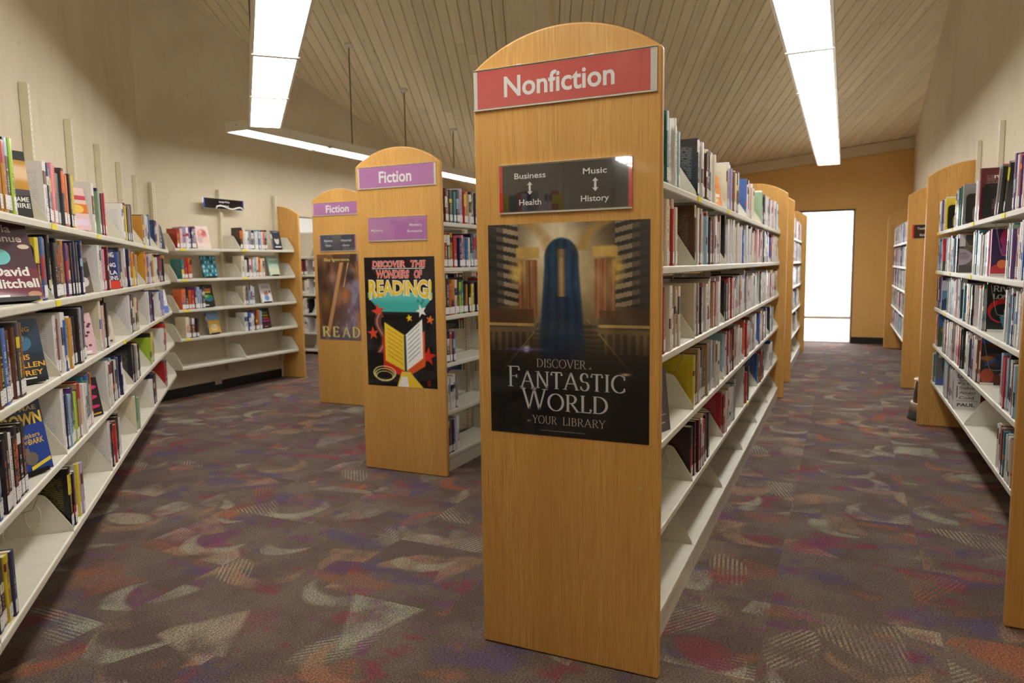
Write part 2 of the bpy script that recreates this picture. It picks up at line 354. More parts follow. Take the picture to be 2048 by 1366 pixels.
    def mesh(s, name, mats, org, attrs=False, smooth=False):
        me = bpy.data.meshes.new(name); V = np.array(s.v, float)-np.array(org, float)
        me.from_pydata(V.tolist(), [], s.f)
        for m in mats: me.materials.append(m)
        if len(mats) > 1: me.polygons.foreach_set('material_index', s.m)
        ul = me.uv_layers.new(name='UVMap'); ul.data.foreach_set('uv', np.array([c for u in s.uv for c in u], float).ravel())
        if attrs:
            for nm, L in (('cA', s.a), ('cB', s.b)):
                at = me.attributes.new(nm, 'FLOAT_COLOR', 'FACE'); at.data.foreach_set('color', np.array(L, float).ravel())
        if smooth: me.polygons.foreach_set('use_smooth', [True]*len(s.f))
        return me

LOC = {}
def props(o, label=None, cat=None, group=None, kind=None):
    for k, v in (('label', label), ('category', cat), ('group', group), ('kind', kind)):
        if v: o[k] = v
def put(name, me, org, parent=None):
    o = bpy.data.objects.new(name, me); COL.objects.link(o); org = np.array(org, float)
    if parent is not None:
        o.parent = parent; o.location = org-LOC[parent]
    else: o.location = org
    LOC[o] = org; return o
def build(name, mb, mats, org=(0, 0, 0), parent=None, attrs=False, smooth=False, **kw):
    if not isinstance(mats, (list, tuple)): mats = [mats]
    o = put(name, mb.mesh(name, mats, org, attrs, smooth), org, parent); props(o, **kw); return o
def empty(name, org, label, cat, group=None):
    o = put(name, None, org); o.empty_display_size = 0.1; props(o, label, cat, group); return o
def copy(o, org, parent=None):
    c = o.copy(); COL.objects.link(c); org = np.array(org, float)
    if parent is not None: c.parent = parent
    c.location = org-LOC[parent] if parent is not None else org
    LOC[c] = org; return c
def bevel(o, w, seg=2):
    b = o.modifiers.new('edge', 'BEVEL'); b.width = w; b.segments = seg; b.limit_method = 'ANGLE'; b.angle_limit = math.radians(50)

def text_mesh(txt, offset=0.0, shear=0.0, spacing=1.0):
    cu = bpy.data.curves.new('lettering', 'FONT'); cu.body = txt; cu.offset = offset; cu.shear = shear; cu.resolution_u = 3; cu.space_character = spacing
    ob = bpy.data.objects.new('lettering', cu); COL.objects.link(ob)
    dg = bpy.context.evaluated_depsgraph_get(); me = bpy.data.meshes.new_from_object(ob.evaluated_get(dg)); 
    V = np.zeros(len(me.vertices)*3); me.vertices.foreach_get('co', V); V = V.reshape(-1, 3); F = [list(p.vertices) for p in me.polygons]
    bpy.data.objects.remove(ob); bpy.data.curves.remove(cu); bpy.data.meshes.remove(me); return V, F
TXT = {}
def add_text(mb, fr, txt, x0, x1, z0, z1, b, A=None, offset=0.012, shear=0.0, warp=None, mat=0, spacing=1.0):
    """flat letters filling the box x0..x1 by z0..z1 (z0 is the baseline, z1 the cap height of the text) on plane b"""
    key = (txt, offset, shear, spacing)
    if key not in TXT: TXT[key] = text_mesh(txt, offset, shear, spacing)
    V, F = TXT[key]; xa, xb = V[:, 0].min(), V[:, 0].max(); cap = 0.70
    n = len(mb.v)
    for v in V:
        x = (v[0]-xa)/(xb-xa); z = v[1]/cap; X = x0+x*(x1-x0); Z = z0+z*(z1-z0)
        if warp: X, Z = warp(x, z, X, Z)
        mb.v.append(fr.p(X, b, Z))
    for f in F: mb.face([n+i for i in f], mat, A)

# serif letters drawn as strokes: thin level strokes, thick upright ones, small feet
def arc(cx, cy, rx, ry, a0, a1, n=18): return [(cx+rx*math.cos(math.radians(a0+(a1-a0)*i/n)), cy+ry*math.sin(math.radians(a0+(a1-a0)*i/n))) for i in range(n+1)]
SERIF = {
 'A': (0.86, [([(0.10, 0), (0.43, 1)], 0.45), ([(0.43, 1), (0.77, 0)], 1), ([(0.22, 0.36), (0.64, 0.36)], 1)], [(0.10, 0), (0.77, 0)]),
 'B': (0.68, [([(0.16, 0), (0.16, 1)], 1), ([(0.16, 0.98)]+arc(0.32, 0.76, 0.20, 0.22, 90, -90)+[(0.16, 0.54)], 1), ([(0.16, 0.54)]+arc(0.34, 0.28, 0.24, 0.26, 90, -90)+[(0.16, 0.02)], 1)], [(0.16, 0), (0.16, 1)]),
 'C': (0.80, [(arc(0.46, 0.5, 0.38, 0.5, 48, 312, 30), 1), ([(0.715, 0.72), (0.715, 0.92)], 0.5), ([(0.715, 0.1), (0.715, 0.26)], 0.5)], []),
 'D': (0.84, [([(0.16, 0), (0.16, 1)], 1), ([(0.16, 0.98)]+arc(0.32, 0.5, 0.42, 0.48, 90, -90, 24)+[(0.16, 0.02)], 1)], [(0.16, 0), (0.16, 1)]),
 'E': (0.62, [([(0.16, 0), (0.16, 1)], 1), ([(0.16, 0.98), (0.54, 0.98), (0.55, 0.82)], 1), ([(0.16, 0.52), (0.46, 0.52)], 1), ([(0.16, 0.02), (0.56, 0.02), (0.58, 0.2)], 1), ([(0.46, 0.44), (0.46, 0.6)], 0.5)], [(0.16, 0), (0.16, 1)]),
 'F': (0.58, [([(0.16, 0), (0.16, 1)], 1), ([(0.16, 0.98), (0.54, 0.98), (0.56, 0.8)], 1), ([(0.16, 0.52), (0.44, 0.52)], 1), ([(0.44, 0.44), (0.44, 0.6)], 0.5)], [(0.16, 0), (0.16, 1)]),
 'I': (0.34, [([(0.17, 0), (0.17, 1)], 1)], [(0.17, 0), (0.17, 1)]),
 'L': (0.60, [([(0.16, 0), (0.16, 1)], 1), ([(0.16, 0.02), (0.54, 0.02), (0.57, 0.22)], 1)], [(0.16, 0), (0.16, 1)]),
 'N': (0.84, [([(0.15, 0), (0.15, 1)], 0.5), ([(0.15, 1), (0.69, 0)], 1), ([(0.69, 0), (0.69, 1)], 0.5)], [(0.15, 0), (0.13, 1), (0.69, 1)]),
 'O': (0.90, [(arc(0.45, 0.5, 0.38, 0.5, 0, 360, 36), 1)], []),
 'R': (0.74, [([(0.16, 0), (0.16, 1)], 1), ([(0.16, 0.98)]+arc(0.34, 0.74, 0.22, 0.24, 90, -90)+[(0.16, 0.5)], 1), ([(0.34, 0.5), (0.68, 0.0)], 1)], [(0.16, 0), (0.16, 1), (0.68, 0)]),
 'S': (0.58, [(arc(0.29, 0.74, 0.19, 0.26, 30, 250, 16)+arc(0.29, 0.26, 0.21, 0.26, 70, -150, 16), 1), ([(0.45, 0.76), (0.45, 0.94)], 0.5), ([(0.1, 0.06), (0.1, 0.24)], 0.5)], []),
 'T': (0.70, [([(0.35, 0), (0.35, 1)], 1), ([(0.06, 0.8), (0.08, 0.98), (0.62, 0.98), (0.64, 0.8)], 1)], [(0.35, 0)]),
 'U': (0.82, [([(0.16, 1), (0.16, 0.35)]+arc(0.41, 0.35, 0.25, 0.35, 180, 360, 16)+[(0.66, 1)], 0.9)], [(0.16, 1), (0.66, 1)]),
 'V': (0.80, [([(0.10, 1), (0.42, 0)], 1), ([(0.42, 0), (0.72, 1)], 0.45)], [(0.10, 1), (0.72, 1)]),
 'W': (1.12, [([(0.10, 1), (0.36, 0)], 1), ([(0.36, 0), (0.57, 1)], 0.45), ([(0.57, 1), (0.80, 0)], 1), ([(0.80, 0), (1.04, 1)], 0.45)], [(0.10, 1), (0.57, 1), (1.04, 1)]),
 'Y': (0.76, [([(0.08, 1), (0.38, 0.46)], 1), ([(0.38, 0.46), (0.68, 1)], 0.45), ([(0.38, 0), (0.38, 0.46)], 1)], [(0.38, 0), (0.08, 1), (0.68, 1)]),
 ' ': (0.34, [], []), '&': (0.8, [(arc(0.36, 0.74, 0.17, 0.24, 0, 360, 20), 0.8), (arc(0.34, 0.26, 0.26, 0.27, 60, 360, 20), 0.9), ([(0.24, 0.56), (0.72, 0.0)], 1)], []),
}
def add_serif(mb, fr, txt, x0, x1, z0, z1, b, col, thick=0.10, thin=0.035, small=0.78, track=0.0):
    """letters of the serif set; the first letter of each word stands full height, the rest are small capitals"""
    adv, x, first = [], 0.0, True
    for ch in txt:
        h = 1.0 if first or small >= 1 else small; w = SERIF[ch][0]*h; adv.append((ch, x, h)); x += w+track; first = ch == ' '
    kx = (x1-x0)/x; kz = z1-z0
    def P(px, pz): return (x0+px*kx, z0+pz*kz)
    for ch, ox, h in adv:
        _, strokes, feet = SERIF[ch]
        for pts, f in strokes:
            q = [(ox+px*h, pz*h) for px, pz in pts]; L, Rr = [], []
            for i, p in enumerate(q):
                a = q[max(i-1, 0)]; c = q[min(i+1, len(q)-1)]; tx, tz = c[0]-a[0], c[1]-a[1]; l = math.hypot(tx, tz) or 1; tx, tz = tx/l, tz/l
                w = (thin+(thick-thin)*abs(tz)**1.3*f if f < 1 else thin+(thick-thin)*abs(tz)**1.3)*0.5
                L.append((p[0]-tz*w, p[1]+tx*w)); Rr.append((p[0]+tz*w, p[1]-tx*w))
            for i in range(len(q)-1):
                mb.poly(fr, [P(*L[i]), P(*L[i+1]), P(*Rr[i+1]), P(*Rr[i])], b+0.00004*(i % 2), 0, col)
        for px, pz in feet:
            w, hh = 0.12*h, 0.03*h; cz = pz*h+(hh*0.5 if pz == 0 else -hh*0.5)
            mb.poly(fr, [P(ox+px*h-w, cz-hh/2), P(ox+px*h+w, cz-hh/2), P(ox+px*h+w, cz+hh/2), P(ox+px*h-w, cz+hh/2)], b+0.00002, 0, col)

def picture(fr, x0, x1, z0, z1, b, img):
    """a printed picture as a fine grid; IMG rows run from the top"""
    h, w = img.shape[:2]; xs = np.linspace(x0, x1, w); zs = np.linspace(z1, z0, h)
    V = (fr.O[None, None]+xs[None, :, None]*fr.U+b*fr.V+zs[:, None, None]*fr.W).reshape(-1, 3)
    idx = np.arange(h*w).reshape(h, w); F = np.stack([idx[1:, :-1], idx[1:, 1:], idx[:-1, 1:], idx[:-1, :-1]], -1).reshape(-1, 4)
    if fr.det > 0: pass
    return V, F, img.reshape(-1, 3)
def build_picture(parent, fr, x0, x1, z0, z1, b, img, mat):
    V, F, C = picture(fr, x0, x1, z0, z1, b, img); org = LOC[parent]
    me = bpy.data.meshes.new('printed_picture'); me.from_pydata((V-org).tolist(), [], F.tolist()); me.materials.append(mat)
    at = me.attributes.new('cA', 'FLOAT_COLOR', 'POINT'); at.data.foreach_set('color', np.c_[np.clip(C, 0, 1)**2.2, np.ones(len(C))].ravel())
    return put('printed_picture', me, org, parent)
def fbm(h, w, f, seed, oct=4, sx=1.0, sy=1.0):
    r = np.random.RandomState(seed); out = np.zeros((h, w)); amp = 1.0; tot = 0
    for o in range(oct):
        gh, gw = max(2, int(f*sy*2**o)+2), max(2, int(f*sx*2**o)+2); g = r.rand(gh, gw)
        y = np.linspace(0, gh-1.001, h); x = np.linspace(0, gw-1.001, w); yi, xi = y.astype(int), x.astype(int); fy = (y-yi)[:, None]; fx = (x-xi)[None]
        fy = fy*fy*(3-2*fy); fx = fx*fx*(3-2*fx)
        v = g[yi][:, xi]*(1-fy)*(1-fx)+g[yi+1][:, xi]*fy*(1-fx)+g[yi][:, xi+1]*(1-fy)*fx+g[yi+1][:, xi+1]*fy*fx
        out += amp*v; tot += amp; amp *= 0.55
    return out/tot

# ================================================================== ROOM
GX, GY = 0.0957, -0.231
def ceil_z(x, y): return 3.361+GX*(x-0.958)+GY*(y-13.462)
XB, XR, YE = -6.67, 0.965, 13.46
LU, LN = np.array([-0.70711, 0.70711, 0]), np.array([0.70711, 0.70711, 0])
KW = -0.965
def build_room():
    m = MB(); m.box(WORLD, -11, 7, -8, 13.6, -0.05, 0.0); build('floor', m, CARPET, kind='structure')
    # ceiling: backing deck, boards laid down the slope
    e = np.array([0.92388, 0.38268, 0]); d = np.array([-0.38268, 0.92388, GX*-0.38268+GY*0.92388])
    ez = GX*0.92388+GY*0.38268
    O = np.array([0, 0, ceil_z(0, 0)]); e3 = np.array([e[0], e[1], ez]); up = np.cross(e3, d); up /= np.linalg.norm(up)
    if up[2] < 0: up = -up
    ce = Fr(O, e3, d, up)
    m = MB(); m.prism(ce, [(-7.5, -1.5), (8.5, -1.5), (8.5, 11.15), (-7.5, 17.78)], 'c', 0.03, 0.09)
    cl = build('ceiling', m, DARKGAP, O, kind='structure')
    m = MB(); m.box(ce, -12, 8.5, -1.5, 6.6, 0.0, 0.03); build('near_boarding', m, PLANK, O, cl, kind='stuff')
    pitch = 0.1262; i0 = int(-5.0/pitch); i1 = int(6.3/pitch)
    r = random.Random(3)
    for i in range(i0, i1):
        ec = (i+0.5)*pitch
        tmax = min((YE+0.1-0.38268*ec)/0.92388, (6.77+0.92388*ec)/0.38268); tmin = max(6.6, (0.92388*ec-1.08)/0.38268)
        if tmax-tmin < 0.1: continue
        cuts = [tmin]
        if tmax-tmin > 2.5: cuts += [tmin+(tmax-tmin)*r.uniform(0.25, 0.75)]
        cuts += [tmax]
        for a, b in zip(cuts[:-1], cuts[1:]):
            dz = r.uniform(-0.002, 0.002); w = pitch*0.5-0.003; c = 0.005
            pts = [(ec-w, 0.03), (ec-w, dz+c), (ec-w+c, dz), (ec+w-c, dz), (ec+w, dz+c), (ec+w, 0.03)]
            mm = MB(); put3 = [(p[0], p[1]) for p in pts]
            n = len(mm.v)
            for t in (a+0.0015, b-0.0015):
                for p in put3: mm.v.append(ce.p(p[0], t, p[1]))
            k = len(put3)
            for q in range(k):
                q2 = (q+1) % k; mm.face([n+q, n+q2, n+k+q2, n+k+q])
            mm.face([n+q for q in range(k)]); mm.face([n+k+q for q in range(k)])
            build('plank', mm, PLANK, ce.p(ec, a, 0), cl)
    m = MB(); m.box(ce, -0.335, 0.14, 4.0, 14.6, -0.09, -0.004); build('trim_2', m, PLANK, ce.p(0, 4, 0), kind='structure')
    # walls
    L = Fr((0, 0, 0), LU, LN)
    def wall(name, mat, fn, org):
        m = MB(); fn(m); return build(name, m, mat, org, kind='structure')
    wall('wall_left', WALL, lambda m: m.box(L, 1.0, 8.62, KW-0.15, KW, 0, 5.2), L.p(1.0, KW, 0))
    def back(m):
        m.box(WORLD, XB-0.15, XB, 5.0, 7.31, 0, 5.2); m.box(WORLD, XB-0.15, XB, 7.31, 9.0, 2.10, 5.2); m.box(WORLD, XB-0.15, XB, 9.0, 13.6, 0, 5.2)
    wall('wall_back', WALL, back, (XB, 5, 0))
    wall('wall_right', WALL, lambda m: m.box(WORLD, XR, XR+0.15, 2.95, 13.6, 0, 5.2), (XR, 3, 0))
    def end(m):
        m.box(WORLD, XB, -0.80, YE, YE+0.09, 0, 5.0); m.box(WORLD, 0.128, XR, YE, YE+0.09, 0, 5.0); m.box(WORLD, -0.80, 0.128, YE, YE+0.09, 2.25, 5.0)
    wall('wall_end', YELLOW, end, (0, YE, 0))
    wall('wall_rear', WALL, lambda m: m.box(WORLD, -7.0, 6.15, -7.15, -7.0, 0, 5.5), (0, -7, 0))
    wall('wall_side', WALL, lambda m: m.box(WORLD, 6.0, 6.15, -7.0, 3.1, 0, 5.5), (6, 0, 0))
    wall('wall_return', WALL, lambda m: m.box(WORLD, XR+0.15, 6.0, 2.95, 3.1, 0, 5.5), (2, 3, 0))
    p0 = L.p(1.0, KW, 0)
    wall('wall_near_return', WALL, lambda m: m.box(WORLD, -7.0, p0[0]-0.02, p0[1]-0.16, p0[1]-0.01, 0, 5.5), (-3, 0, 0))
    wall('wall_near_side', WALL, lambda m: m.box(WORLD, -7.15, -7.0, -7.0, p0[1], 0, 5.5), (-7, -4, 0))
    # rear roof closes the hall behind the photographer
    rr = Fr(ce.p(0, -1.5, 0), (0.92388, 0.38268, 0), (0.38268, -0.92388, -0.2))
    m = MB(); m.box(rr, -13, 9, 0, 11, 0.0, 0.08); build('ceiling_rear', m, PLANK, rr.O, kind='structure')
    # annex behind the gap in the back wall
    def annex(m):
        m.box(WORLD, -10.0, -9.35, 9.55, 9.7, 0, 3.0); m.box(WORLD, -7.2, XB-0.15, 9.55, 9.7, 0, 3.0); m.box(WORLD, -9.35, -7.2, 9.55, 9.7, 0, 1.98); m.box(WORLD, -9.35, -7.2, 9.55, 9.7, 2.62, 3.0)
        m.box(WORLD, -10.15, -10.0, 5.0, 9.7, 0, 3.0); m.box(WORLD, -10.0, XB-0.15, 5.0, 5.15, 0, 3.0)
    wall('wall_annex', WALL, annex, (-8, 9.55, 0))
    m = MB(); m.box(WORLD, -10.15, XB-0.15, 5.0, 9.7, 3.0, 3.08); build('ceiling_annex', m, WALL, (-8, 7, 3), kind='structure')
    # sloped beam along the head of the mustard wall
    m = MB(); x0, x1 = XB, XR
    zz = lambda x: ceil_z(x, YE)
    pts = [(x0, zz(x0)-0.175), (x1, zz(x1)-0.175), (x1, zz(x1)-0.004), (x0, zz(x0)-0.004)]
    m.prism(WORLD, pts, 'b', YE-0.05, YE-0.002); build('trim_1', m, WALL, (0, YE, 3), kind='structure')
    m = MB(); m.box(WORLD, 0.128, XR, YE-0.014, YE-0.001, 0, 0.11); m.box(WORLD, XB, -0.8, YE-0.014, YE-0.001, 0, 0.11); build('baseboard_end', m, COVE, (0.5, YE, 0), kind='structure')
    m = MB(); m.box(WORLD, XB+0.001, XB+0.014, 5.2, 7.2, 0, 0.11); build('baseboard_back', m, COVE, (XB, 6, 0), kind='structure')
    m = MB(); m.box(L, 1.2, 8.4, KW+0.001, KW+0.014, 0, 0.11); build('baseboard_left', m, COVE, L.p(1, KW, 0), kind='structure')
    m = MB(); m.box(WORLD, XR-0.014, XR-0.001, 3.2, 13.4, 0, 0.11); build('baseboard_right', m, COVE, (XR, 6, 0), kind='structure')
    # full-height window in the mustard wall
    def window(name, x0, x1, y, z0, z1, rails, fm):
        m = MB(); w = 0.022
        m.box(WORLD, x0, x0+w, y+0.02, y+0.07, z0, z1); m.box(WORLD, x1-w, x1, y+0.02, y+0.07, z0, z1); m.box(WORLD, x0+w, x1-w, y+0.02, y+0.07, z1-w, z1); m.box(WORLD, x0+w, x1-w, y+0.02, y+0.07, z0, z0+w)
        o = build(name, m, fm, ((x0+x1)/2, y, z0), kind='structure')
        m = MB(); m.box(WORLD, x0+w, x1-w, y+0.045, y+0.05, z0+w, z1-w); build('pane', m, GLASS, LOC[o], o)
        for z in rails:
            m = MB(); m.box(WORLD, x0+w, x1-w, y+0.03, y+0.06, z-0.025, z+0.025); build('window_rail', m, fm, LOC[o], o)
        return o
    w1 = window('window_1', -0.80, 0.128, YE, 0.0, 2.25, [0.43], WHITE_FRAME)
    m = MB(); m.box(WORLD, -0.82, 0.145, YE-0.012, YE+0.03, 2.235, 2.262); m.box(WORLD, 0.126, 0.138, YE-0.004, YE+0.02, 0.0, 2.235); build('window_trim', m, BRONZE, LOC[w1], w1)
    window('window_2', -9.35, -7.2, 9.55, 1.98, 2.62, [], WHITE_FRAME)
    m = MB(); m.box(WORLD, -30, 30, 13.7, 60, -0.12, -0.06); build('ground', m, PAVING, (0, 20, 0), kind='structure')
build_room()

# ------------------------------------------------------------------ lamps
def lamp(name, fr, a0, a1, joints, z, w, label, rods):
    """a suspended line of flat diffusers: FR runs along the lamp, b across"""
    t = empty(name, fr.p(a0, w/2, z), label, 'light', None)
    m = MB(); e = 0.022
    m.box(fr, a0, a1, -e, w+e, z+0.022, z+0.095); m.box(fr, a0, a1, -e, -0.004, z-0.004, z+0.022); m.box(fr, a0, a1, w+0.004, w+e, z-0.004, z+0.022)
    h = build('housing', m, HOUSING, fr.p(a0, w/2, z), t)
    for s in (a0, a1):
        m = MB(); m.box(fr, s-(0.012 if s == a0 else 0), s+(0.012 if s == a1 else 0), -e, w+e, z-0.004, z+0.095); c = build('end_cap', m, HOUSING, fr.p(s, w/2, z), t); 
        mm = MB(); q = s-0.013 if s == a0 else s+0.013; mm.box(fr, min(q, s), max(q, s), w*0.5-0.006, w*0.5+0.006, z+0.05, z+0.062); build('screw', mm, DARKGAP, fr.p(s, w/2, z), c)
    cuts = [a0]+joints+[a1]
    for s0, s1 in zip(cuts[:-1], cuts[1:]):
        m = MB(); m.box(fr, s0+0.006, s1-0.006, 0, w, z, z+0.012); build('diffuser', m, EMIT, fr.p(s0, w/2, z), t)
    m = MB(); m.box(fr, a0+0.05, a1-0.05, w*0.2, w*0.8, z+0.0955, z+0.0985); build('added_glow_strip', m, ADDED_GLOW, fr.p(a0, w/2, z), t)  # glow added on top of the housing to lift the ceiling
    for s in joints:
        m = MB(); m.box(fr, s-0.022, s+0.022, -e, w+e, z-0.012, z+0.02); build('joint_strip', m, HOUSING, fr.p(s, w/2, z), t)
    for s in rods:
        p = fr.p(s, w/2, z); zt = ceil_z(p[0], p[1])
        m = MB(); m.tube([p+np.array((0, 0, 0.09)), (p[0], p[1], zt+0.02)], 0.008, 8); r = build('hanging_rod', m, ROD, p, t)
        m = MB(); m.lathe((p[0], p[1], zt-0.03), [(0.012, 0), (0.02, 0.004), (0.055, 0.02), (0.06, 0.045)], 20); build('ceiling_canopy', m, HOUSING, p, r, smooth=True)
lamp('ceiling_light', Fr((-0.385, 0, 0), (0, 1, 0), (1, 0, 0)), 3.0, 11.64, [4.02, 5.30, 6.58, 7.88, 9.14, 10.4], 2.8, 0.265, 'long white suspended lamp over the aisle leading to the bright window', [3.5, 5.9, 8.4, 10.9])
lamp('ceiling_light', Fr(0.127*LN, LU, LN), 1.3, 7.63, [2.6, 3.85, 5.09, 6.31], 2.8, 0.262, 'long white suspended lamp along the open carpet beside the plaster wall', [2.0, 5.6])
lamp('ceiling_light', Fr((-5.73, 0, 0), (0, 1, 0), (1, 0, 0)), 5.6, 12.6, [6.86, 8.12, 9.38, 10.64, 11.9], 2.8, 0.26, 'dim-sided suspended lamp behind the fiction signs, meeting another lamp at its end', [5.85, 7.48, 8.69, 10.05, 11.4])

lamp('ceiling_light', Fr((-2.85, 0, 0), (0, 1, 0), (1, 0, 0)), -6.4, -3.2, [-5.4, -4.3], 2.8, 0.265, 'suspended lamp out in the open hall, caught as a glint in the charcoal topic sign', [-5.8, -3.8])
lamp('ceiling_light', Fr((0, 8.05, 0), (1, 0, 0), (0, 1, 0)), -9.4, -7.0, [-8.2], 2.72, 0.265, 'added unseen lamp brightening the annex beyond the gap in the back wall', [])  # out of sight, added only to brighten the annex
# ================================================================== SHELVING
def rounded(pts, r, n=4):
    out = []
    k = len(pts)
    for i in range(k):
        p = np.array(pts[i]); a = np.array(pts[i-1]); c = np.array(pts[(i+1) % k]); u = a-p; v = c-p; lu, lv = np.linalg.norm(u), np.linalg.norm(v); rr = min(r, lu*0.45, lv*0.45)
        A, B = p+u/lu*rr, p+v/lv*rr
        for j in range(n+1):
            t = j/n; out.append(tuple((1-t)**2*A+2*t*(1-t)*p+t*t*B))
    return out
def shelf_profile(D): return [(0, 0), (D-0.006, 0), (D-0.001, -0.003), (D, -0.008), (D, -0.026), (D-0.006, -0.031), (D-0.016, -0.030), (D-0.016, -0.016), (0, -0.016)]
def bracket_mb(fr, a, D, z):
    m = MB(); pr = rounded([(0.0, -0.03), (D-0.004, -0.03), (D-0.002, 0.012), (D*0.60, 0.158), (0.0, 0.165)], 0.02, 3)
    m.prism(fr, [(b, z+c) for b, c in pr], 'a', a-0.0025, a+0.0025)
    cb, cz, hw, hh = D*0.42, z+0.075, 0.026, 0.05
    lp = [fr.p(a, cb+hw*math.cos(t)-(0.0), cz+hh*math.sin(t)) for t in [math.radians(x) for x in range(100, 441, 20)]]
    for s in (-1, 1): m.tube([p+s*0.0018*fr.U for p in lp], 0.0035, 4)
    return m
class Run:
    """a run of shelf bays; FR: a along the run, b out from the uprights, c up"""
    def __init__(s, fr, bays, zs, D, thing): s.fr, s.bays, s.zs, s.D, s.thing, s.sh = fr, bays, zs, D, thing, {}
    def shelves(s, tags=(), base=None, brackets=True, drop=(), bset=None):
        fr, D = s.fr, s.D; protos = {}; bp = None
        for zi, z in enumerate(s.zs):
            DD = D+(base or 0) if zi == len(s.zs)-1 and base else D
            for bi in range(len(s.bays)-1):
                if (zi, bi) in drop: continue
                a0, a1 = s.bays[bi]+0.002, s.bays[bi+1]-0.002; key = (round(a1-a0, 4), DD); org = fr.p(a0, 0, z)
                if key in protos: o = copy(protos[key], org, s.thing)
                else:
                    m = MB(); m.prism(fr, [(b, z+c) for b, c in shelf_profile(DD)], 'a', a0, a1); o = build('shelf', m, STEEL, org, s.thing); protos[key] = o
                s.sh[(zi, bi)] = o
                if brackets and (bset is None or (zi, bi) in bset):
                    for a in ((a0+0.003,) if bi < len(s.bays)-2 else (a0+0.003, a1-0.003)):
                        bo = fr.p(a, 0, z)
                        if bp is None: bp = build('end_bracket', bracket_mb(fr, a, D, z), STEEL, bo, o)
                        else: copy(bp, bo, o)
        for zi, bi, f in tags:
            if (zi, bi) not in s.sh: continue
            a = s.bays[bi]+f; z = s.zs[zi]; m = MB(); m.box(fr, a, a+0.075, D-0.001, D+0.0035, z-0.027, z-0.004); o = s.sh[(zi, bi)]; build('shelf_tag', m, TAG, fr.p(a, D, z), o)
    def uprights(s, ztop, w=0.034, dep=0.034, zbot=0.02, at=None):
        p0 = None
        for a in (at if at is not None else s.bays):
            org = s.fr.p(a, 0, zbot)
            if p0 is None:
                m = MB(); m.box(s.fr, a-w/2, a+w/2, -dep, 0, zbot, ztop, uvface='b1'); p0 = build('upright', m, CHANNEL, org, s.thing)
            else: copy(p0, org, s.thing)
def arch_panel(thing, x0, x1, y0, y1, full=True, peak_at=None, fr=WORLD):
    m = MB(); zc, za = 2.09, 2.205
    if full:
        c = (x0+x1)/2; hw = (x1-x0)/2
        R = (hw*hw+(za-zc)**2)/(2*(za-zc)); th = math.asin(hw/R)
        top = [(c+R*math.sin(t), za-R+R*math.cos(t)) for t in np.linspace(th, -th, 25)]
        pts = None
    if full: pts = [(x0, 0.002), (x1, 0.002)]+top
    else:
        pk = peak_at; out = x0 if pk == x1 else x1; hw = abs(x1-x0); R = (hw*hw+(za-zc)**2)/(2*(za-zc)); th = math.asin(hw/R); sg = 1 if out > pk else -1
        pts = [(out, 0.002), (pk, 0.002)]+[(pk+sg*R*math.sin(t), za-R+R*math.cos(t)) for t in np.linspace(0, th, 14)]
    m.prism(fr, pts, 'b', y0, y1); o = build('end_panel', m, WOOD, fr.p((x0+x1)/2, y0, 0), thing); bevel(o, 0.007, 3); return o

RUNS = {}
# the long wall shelving under the plaster wall on the open side
KF = -0.925; DL = 0.236
wl = empty('wall_shelving', KF*LN+4.5*LU, 'long run of putty steel wall shelves along the rough plaster wall', 'shelving')
L_FR = Fr(KF*LN, LU, LN); LB = [1.372+0.9141*i for i in range(8)]
RUNS['L'] = Run(L_FR, LB, [1.607, 1.312, 1.015, 0.705, 0.392], DL, wl)
RUNS['L'].shelves(tags=[(0, 2, 0.03), (0, 3, 0.03), (0, 5, 0.03), (1, 2, -0.0), (2, 3, 0.62), (2, 5, 0.5)]); RUNS['L'].uprights(2.315, zbot=0.30, dep=0.038)
# corner shelving on the back wall with its wooden end panel
wb = empty('wall_shelving', (-6.6, 6.3, 0), 'short run of half-empty steel wall shelves on the back wall', 'shelving')
B_FR = Fr((-6.615, 0, 0), (0, 1, 0), (1, 0, 0)); BB = [5.40, 6.30, 7.20]
RUNS['B'] = Run(B_FR, BB, [1.642, 1.318, 0.992, 0.684, 0.378], 0.262, wb)
RUNS['B'].shelves(tags=[(0, 0, 0.06), (0, 1, 0.02), (1, 0, 0.06), (1, 1, 0.02), (2, 0, 0.06), (3, 0, 0.06)]); RUNS['B'].uprights(2.335, dep=0.05, zbot=0.22)
arch_panel(wb, -6.655, -6.30, 7.225, 7.262, False, -6.655)
# shelving on the far wall of the aisle
wr = empty('wall_shelving', (0.935, 5.0, 0), 'full run of steel wall shelves of graphic novels facing the nonfiction range', 'shelving')
R_FR = Fr((0.932, 0, 0), (0, 1, 0), (-1, 0, 0)); RB = [3.23, 4.135, 5.05, 5.97, 6.89]
RUNS['R'] = Run(R_FR, RB, [1.634, 1.319, 1.018, 0.712, 0.407], 0.243, wr)
RUNS['R'].shelves(tags=[(0, 3, 0.84), (0, 3, 0.0), (0, 2, 0.0), (0, 1, 0.0), (1, 3, 0.84), (1, 3, 0.02), (1, 2, 0.0), (2, 3, 0.2)], bset=[(4, 2)]); RUNS['R'].uprights(2.345, dep=0.03, zbot=0.36)
arch_panel(wr, 0.604, 0.955, 3.185, 3.222, False, 0.955); arch_panel(wr, 0.604, 0.955, 6.93, 6.967, False, 0.955)
wr2 = empty('wall_shelving', (0.935, 10.8, 0), 'far run of steel wall shelves beyond the step stool, nearest the window', 'shelving')
RB2 = [8.95+0.97*i for i in range(5)]
RUNS['R2'] = Run(R_FR, RB2, [1.634, 1.319, 1.018, 0.712, 0.407], 0.243, wr2); RUNS['R2'].shelves(brackets=False); RUNS['R2'].uprights(2.345, dep=0.03, zbot=0.36)
